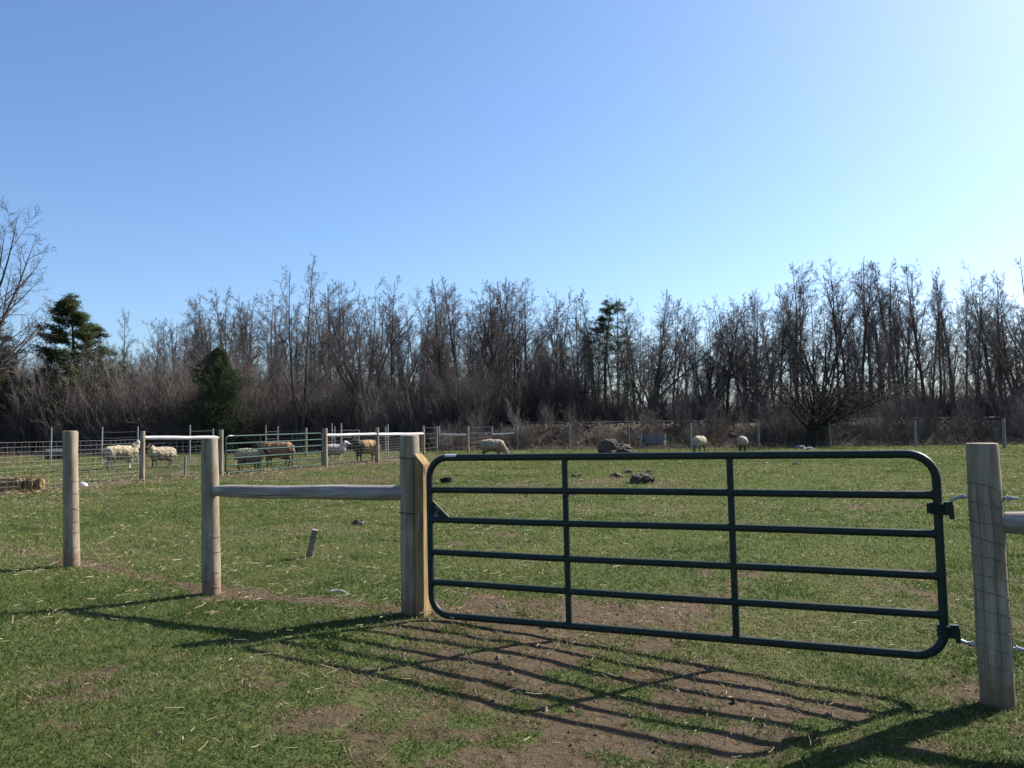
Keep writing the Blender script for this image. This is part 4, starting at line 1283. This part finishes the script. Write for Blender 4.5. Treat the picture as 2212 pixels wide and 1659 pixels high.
def conifer(seed, style):
    rs = np.random.default_rng(seed)
    if style == 'pine':
        tr = line((0, 0, -.2), (0, 0, 1), 10.0, 12, 0.19, 0.02, 0.02, rs, .03)
        l1 = kids(*tr, 84, 0.16, 0.97, 1.2, 0.27, 0.4, 7, 0.05, rs, 0.3, 0.5, 0.86)
        l2 = kids(*l1, 6, 0.25, 1.0, 0.7, 0.42, 0.35, 4, 0.08, rs, 0.4, 0.6, 0.4)
        ce = np.concatenate([l2[0][:, 2:].reshape(-1, 3), l1[0][:, 4:].reshape(-1, 3)])
        ce = ce[rs.random(len(ce)) < .8]
        ce = np.concatenate([ce, np.stack([rs.normal(0, .10, 40), rs.normal(0, .10, 40), rs.uniform(8.6, 10.0, 40)], -1) + np.array([tr[0][0, -1, 0], tr[0][0, -1, 1], 0])])
        V, F = tufts(ce, 0.22, 26, rs, 0.8, 0.11)
    elif style == 'cedar':
        tr = line((0, 0, -.2), (0, 0, 1), 9.6, 10, 0.20, 0.02, 0.02, rs, .03)
        n = 4300
        z = rs.random(n) ** 0.9
        lob = rs.normal(1, .10, n)
        rad = (2.6 * np.clip(1.2 * (1 - z) ** 0.46 * np.clip(z * 3 + .45, 0, 1), 0.02, 1.02)) * lob
        a = rs.uniform(0, 6.283, n)
        rad *= 0.84 + 0.75 * vnoise3(np.cos(a) * 1.6, np.sin(a) * 1.6, z * 7, seed)
        q = rs.random(n) ** .33
        ce = np.stack([np.cos(a) * rad * q, np.sin(a) * rad * q, 0.35 + z * 9.6], -1)
        l1 = kids(*tr, 40, 0.05, 0.95, 1.1, 0.22, 0.3, 5, 0.05, rs, 0.3, 0.5, 0.8)
        V, F = tufts(ce, 0.21, 9, rs, 1.1, 0.12)
    else:
        tr = line((0, 0, -.2), (0, 0, 1), 10.0, 12, 0.13, 0.015, 0.02, rs, .03)
        l1 = kids(*tr, 120, 0.22, 0.985, 1.4, 0.17, 0.15, 6, 0.05, rs, 0.3, 0.5, 0.72)
        hi = (l1[0][:, 0, 2] > 5.0) | (rs.random(len(l1[0])) < .25)
        l2 = kids(l1[0][hi], l1[1][hi], l1[2][hi], 5, 0.25, 1.0, 0.7, 0.42, 0.1, 4, 0.08, rs, 0.4, 0.6, 0.4)
        ce = np.concatenate([l2[0][:, 1:].reshape(-1, 3), l1[0][hi][:, 3:].reshape(-1, 3)])
        ce = ce[rs.random(len(ce)) < .8]
        V, F = tufts(ce, 0.13, 15, rs, 0.7, 0.10)
    tv, tf = join([(tr[0], tr[1], 8), (l1[0], l1[1], 3)])
    return (tv, tf), (V, F)

TPL = {}
def template(key, data, tmat, cmat, tri=False):
    (tv, tf), (cv, cf) = data
    top = max(cv[:, 2].max(), tv[:, 2].max())
    TPL[key] = (np_mesh(key + '_trunk', tv, [tf], tmat), np_mesh(key + '_crown', cv, [cf], cmat, not tri), float(top))
for i in range(7): template('forest%d' % i, bare_tree(100 + i, 'forest'), 'bark' if i % 3 else 'bark_pale', 'twig' if i % 2 else 'twig_pale')
for i in range(3): template('vase%d' % i, bare_tree(200 + i, 'vase'), 'bark', 'twig')
template('twin0', bare_tree(300, 'twin'), 'bark_pale', 'twig_pale')
template('spread0', bare_tree(401, 'spread'), 'bark', 'twig')
template('gnarl0', bare_tree(502, 'gnarl'), 'bark_dark', 'twig_dark')
template('pine0', conifer(600, 'pine'), 'bark', 'needle', True)
template('cedar0', conifer(610, 'cedar'), 'bark', 'needle_dark', True)
template('spruce0', conifer(620, 'spruce'), 'bark', 'needle_dark', True)

def plant(key, px, Y, top_px, label, cat='tree', group=None, name='bare_tree', wide=1.0, rz=None, height=None):
    d = ray(px, 925)
    x = d.x * Y / d.y
    z = float(gz(x, Y))
    tm_, cm_, th = TPL[key]
    H = height if height else at_y(px, top_px, Y).z - z
    s = H / th
    o = thing(name, (x, Y, z), label, cat, group, rz if rz is not None else random.uniform(0, 6.28))
    o.scale = (s * wide, s * wide, s)
    link(bpy.data.objects.new('trunk', tm_), o); link(bpy.data.objects.new('crown', cm_), o)
    return o

# the ones that stand out
plant('spread0', -62, 44, 470, 'big bare spreading tree at the left edge, its branches fanning against the sky', wide=1.12, rz=1.0)
plant('pine0', -22, 54, 640, 'green pine cut off by the left edge below the bare spreading tree', name='pine_tree', wide=.9, rz=.5)
plant('pine0', 152, 57, 632, 'tall dark green pine rising above the brush on the left', name='pine_tree', wide=1.6, rz=2.2)
plant('cedar0', 472, 51.5, 745, 'dense dark green rounded evergreen at the foot of the wood, behind the pen gate', name='evergreen_tree', wide=1.15, rz=1.0)
plant('twin0', 645, 53, 548, 'tallest bare tree of the left wood with two slim stems', rz=0.2, wide=.95)
plant('vase0', 788, 53, 588, 'bare tree with a wide fan shaped crown right of the two stemmed tree', rz=0.6, wide=1.0)
plant('spruce0', 1311, 57, 640, 'thin dark conifer with ragged top in the middle of the wood', name='conifer', wide=1.55, rz=0.4)
plant('gnarl0', 1752, 48.5, 752, 'gnarled dark spreading tree with a thick trunk behind the pasture fence on the right', wide=1.25, rz=0.9)

sky_l = [(232, 690), (272, 668), (330, 690), (385, 662), (428, 628), (468, 640), (500, 622), (540, 634), (590, 625)]
sky_c = [(705, 600), (735, 590), (835, 600), (872, 622), (905, 660), (940, 604), (962, 600), (1000, 596), (1032, 604), (1062, 598), (1108, 592), (1135, 615), (1170, 640), (1195, 632), (1225, 650), (1252, 636), (1290, 618), (1330, 622), (1370, 634), (1395, 640), (1425, 626), (1452, 630), (1480, 640), (1510, 652), (1540, 646), (1570, 636), (1600, 640)]
sky_r = [(1628, 612), (1655, 622), (1688, 612), (1720, 560), (1742, 552), (1775, 572), (1805, 566), (1832, 560), (1862, 566), (1885, 556), (1912, 548), (1940, 560), (1968, 572), (2005, 556), (2030, 580), (2062, 590), (2085, 604), (2115, 596), (2140, 604), (2172, 562), (2196, 548), (2225, 560), (2260, 570), (2300, 580)]
LB = {'l': ('bare tree of the left wood between the tall pine and the two stemmed tree', 'bare trees of the left wood'),
      'c': ('bare slender tree of the wood between the fan shaped tree and the right hand trees', 'bare trees of the middle wood'),
      'r': ('tall bare tree of the right hand wood behind the gnarled tree', 'bare trees of the right wood'),
      'b': ('bare tree deep in the wood, behind its front row', 'bare trees deep in the wood')}
for key, lst in (('l', sky_l), ('c', sky_c), ('r', sky_r)):
    for i, (px, ty) in enumerate(lst):
        vz = random.random() < 0.22
        plant(('vase%d' % random.randrange(3)) if vz else 'forest%d' % random.randrange(7), px + random.uniform(-5, 5), random.uniform(57, 66) if key != 'l' else random.uniform(58, 70), ty + random.uniform(-8, 16),
              LB[key][0], group=LB[key][1], wide=random.uniform(.85, 1.15))
sk_all = sorted(sky_l + sky_c + sky_r)
SKX, SKY_ = [q[0] for q in sk_all], [max(q[1], 585) for q in sk_all]
for i in range(176):
    px = -420 + 3040 * (i + random.random()) / 176
    Y = random.uniform(64, 92)
    if px > 1250 and random.random() < 0.25: continue
    base = float(np.interp(px, SKX, SKY_)) + 38
    plant('forest%d' % random.randrange(7), px, Y, base + random.uniform(-30, 60), LB['b'][0], group=LB['b'][1], wide=random.uniform(.85, 1.2))
# young slim trees at the front of the wood
for i in range(46):
    px = -120 + 2450 * (i + random.random()) / 46
    if 1690 < px < 1810: continue
    plant('forest%d' % random.randrange(7), px, random.uniform(54.5, 58), 0, 'young thin bare tree at the front edge of the wood', group='young trees at the wood edge', wide=random.uniform(.7, 1.0), height=random.uniform(4.5, 8.0), name='young_tree')

# ------------------------------------------------------------------ undergrowth: brown brush that reads as one mass
def shrub(seed):
    rs = np.random.default_rng(seed)
    k = 15
    base = np.concatenate([rs.normal(0, .30, (k, 2)), np.full((k, 1), -.1)], 1)
    H = 4.0 * rs.uniform(.55, 1.05, k)
    d = norm(np.stack([rs.normal(0, .25, k), rs.normal(0, .25, k), np.ones(k)], -1))
    pts = [base]; p = base
    for j in range(5):
        d = norm(d + rs.normal(0, .09, d.shape)); p = p + d * (H / 5)[:, None]; pts.append(p)
    P = np.stack(pts, 1)
    R = (0.008 + 0.0035 * H)[:, None] * np.linspace(1, .3, 6)[None]
    l1 = kids(P, R, H, 8, .12, .97, .6, .34, .35, 4, .12, rs, .4, .6, .5, .006)
    l2 = kids(*l1, 6, .1, 1, .65, .5, .25, 3, .14, rs, .5, .6, .4, .0048)
    return join([(P, R, 4), (l1[0], l1[1], 3), (l2[0], l2[1], 3)])
shrubs = []
for i in range(6):
    V, Fb_ = shrub(700 + i)
    o = bpy.data.objects.new('shrub_source', np_mesh('shrub_source', V, [Fb_], ('brush', 'brush_grey', 'brush', 'brush', 'brush_grey', 'twig')[i]))
    shrubs.append(o)                                # kept out of the scene, only instanced
rs = np.random.default_rng(5)
n = 3800
px = rs.uniform(-900, 3050, n)
Y = 53.0 + rs.random(n) ** 1.25 * 30
bx = (px - CX) / F_V * Y
Y = np.where(bx > EMB_X0 + 2, np.maximum(Y, EMB_Y + 0.06 * bx + 3.4 + rs.random(n) * 5), Y)
x = (px - CX) / F_V * Y
sc_ = np.where(px < 660, 1.45, np.where(px < 1250, 1.25, .85)) * rs.uniform(.45, 1.2, n)
# a thinner line of brush straggling down the bank to the fence
m_ = 280
px2 = rs.uniform(930, 2500, m_); bx2 = (px2 - CX) / F_V * 50.5
Y2 = EMB_Y + 0.06 * bx2 - rs.uniform(0.2, 3.4, m_)
x = np.concatenate([x, bx2]); Y = np.concatenate([Y, Y2]); sc_ = np.concatenate([sc_, rs.uniform(.15, .5, m_) * np.where(px2 > 1660, 1.5, 1)])
n = len(x)
me = bpy.data.meshes.new('undergrowth'); me.vertices.add(n)
me.vertices.foreach_set('co', np.stack([x, Y, gz(x, Y)], -1).astype(np.float32).ravel())
for nm, tp, val in (('size', 'FLOAT', sc_), ('turn', 'FLOAT', rs.uniform(0, 6.28, n)), ('pick', 'INT', rs.integers(0, 6, n))):
    a = me.attributes.new(nm, tp, 'POINT'); a.data.foreach_set('value', val.astype(np.int32 if tp == 'INT' else np.float32))
me.update()
ug = bpy.data.objects.new('undergrowth', me)
link(ug); props(ug, 'tangled leafless brown brush filling the foot of the wood', 'brush', kind='stuff')
ng = bpy.data.node_groups.new('undergrowth', 'GeometryNodeTree')
ng.interface.new_socket('Geometry', in_out='INPUT', socket_type='NodeSocketGeometry')
ng.interface.new_socket('Geometry', in_out='OUTPUT', socket_type='NodeSocketGeometry')
gi_, go_ = ng.nodes.new('NodeGroupInput'), ng.nodes.new('NodeGroupOutput')
jn = ng.nodes.new('GeometryNodeJoinGeometry')
def named(nm, tp):
    q = ng.nodes.new('GeometryNodeInputNamedAttribute'); q.data_type = tp; q.inputs['Name'].default_value = nm
    return q.outputs['Attribute']
cb = ng.nodes.new('ShaderNodeCombineXYZ'); ng.links.new(named('turn', 'FLOAT'), cb.inputs['Z'])
er = ng.nodes.new('FunctionNodeEulerToRotation'); ng.links.new(cb.outputs[0], er.inputs[0])
for i, so in enumerate(shrubs):
    cmp_ = ng.nodes.new('FunctionNodeCompare'); cmp_.data_type = 'INT'; cmp_.operation = 'EQUAL'
    ng.links.new(named('pick', 'INT'), cmp_.inputs[2]); cmp_.inputs[3].default_value = i
    oi = ng.nodes.new('GeometryNodeObjectInfo'); oi.inputs['Object'].default_value = so; oi.inputs['As Instance'].default_value = True
    ip = ng.nodes.new('GeometryNodeInstanceOnPoints')
    ng.links.new(gi_.outputs[0], ip.inputs['Points']); ng.links.new(cmp_.outputs[0], ip.inputs['Selection'])
    ng.links.new(oi.outputs['Geometry'], ip.inputs['Instance'])
    ng.links.new(er.outputs[0], ip.inputs['Rotation']); ng.links.new(named('size', 'FLOAT'), ip.inputs['Scale'])
    ng.links.new(ip.outputs[0], jn.inputs[0])
ng.links.new(jn.outputs[0], go_.inputs[0])
md = ug.modifiers.new('instances', 'NODES'); md.node_group = ng
# low dead weeds along the fence foot
n = 7000
rs = np.random.default_rng(12)
px = rs.uniform(-200, 2450, n); Y = 46.5 + rs.random(n) * 5.0
x = (px - CX) / F_V * Y
ok = (px > 1000) | (Y > 49)
x, Y = x[ok], Y[ok]; n = len(x)
base = np.stack([x, Y, gz(x, Y) - .03], -1)
d = norm(np.stack([rs.normal(0, .5, n), rs.normal(0, .5, n), np.ones(n)], -1))
H = rs.gamma(2.2, .13, n) + .08
P = np.stack([base, base + d * (H * .5)[:, None], base + norm(d + rs.normal(0, .35, d.shape)) * H[:, None]], 1)
V, Fw = tubes(P, np.stack([np.full(n, .010), np.full(n, .008), np.full(n, .004)], 1), 3)
simple('weed', [(0.25, (0.07, 0.057, 0.042)), (0.5, (0.12, 0.10, 0.075)), (0.75, (0.20, 0.17, 0.13))], 0.7, 0.95)
o = bpy.data.objects.new('dead_weeds', np_mesh('dead_weeds', V, [Fw], 'weed'))
link(o); props(o, 'low dead tan weeds along the foot of the far fence', 'weeds', kind='stuff')
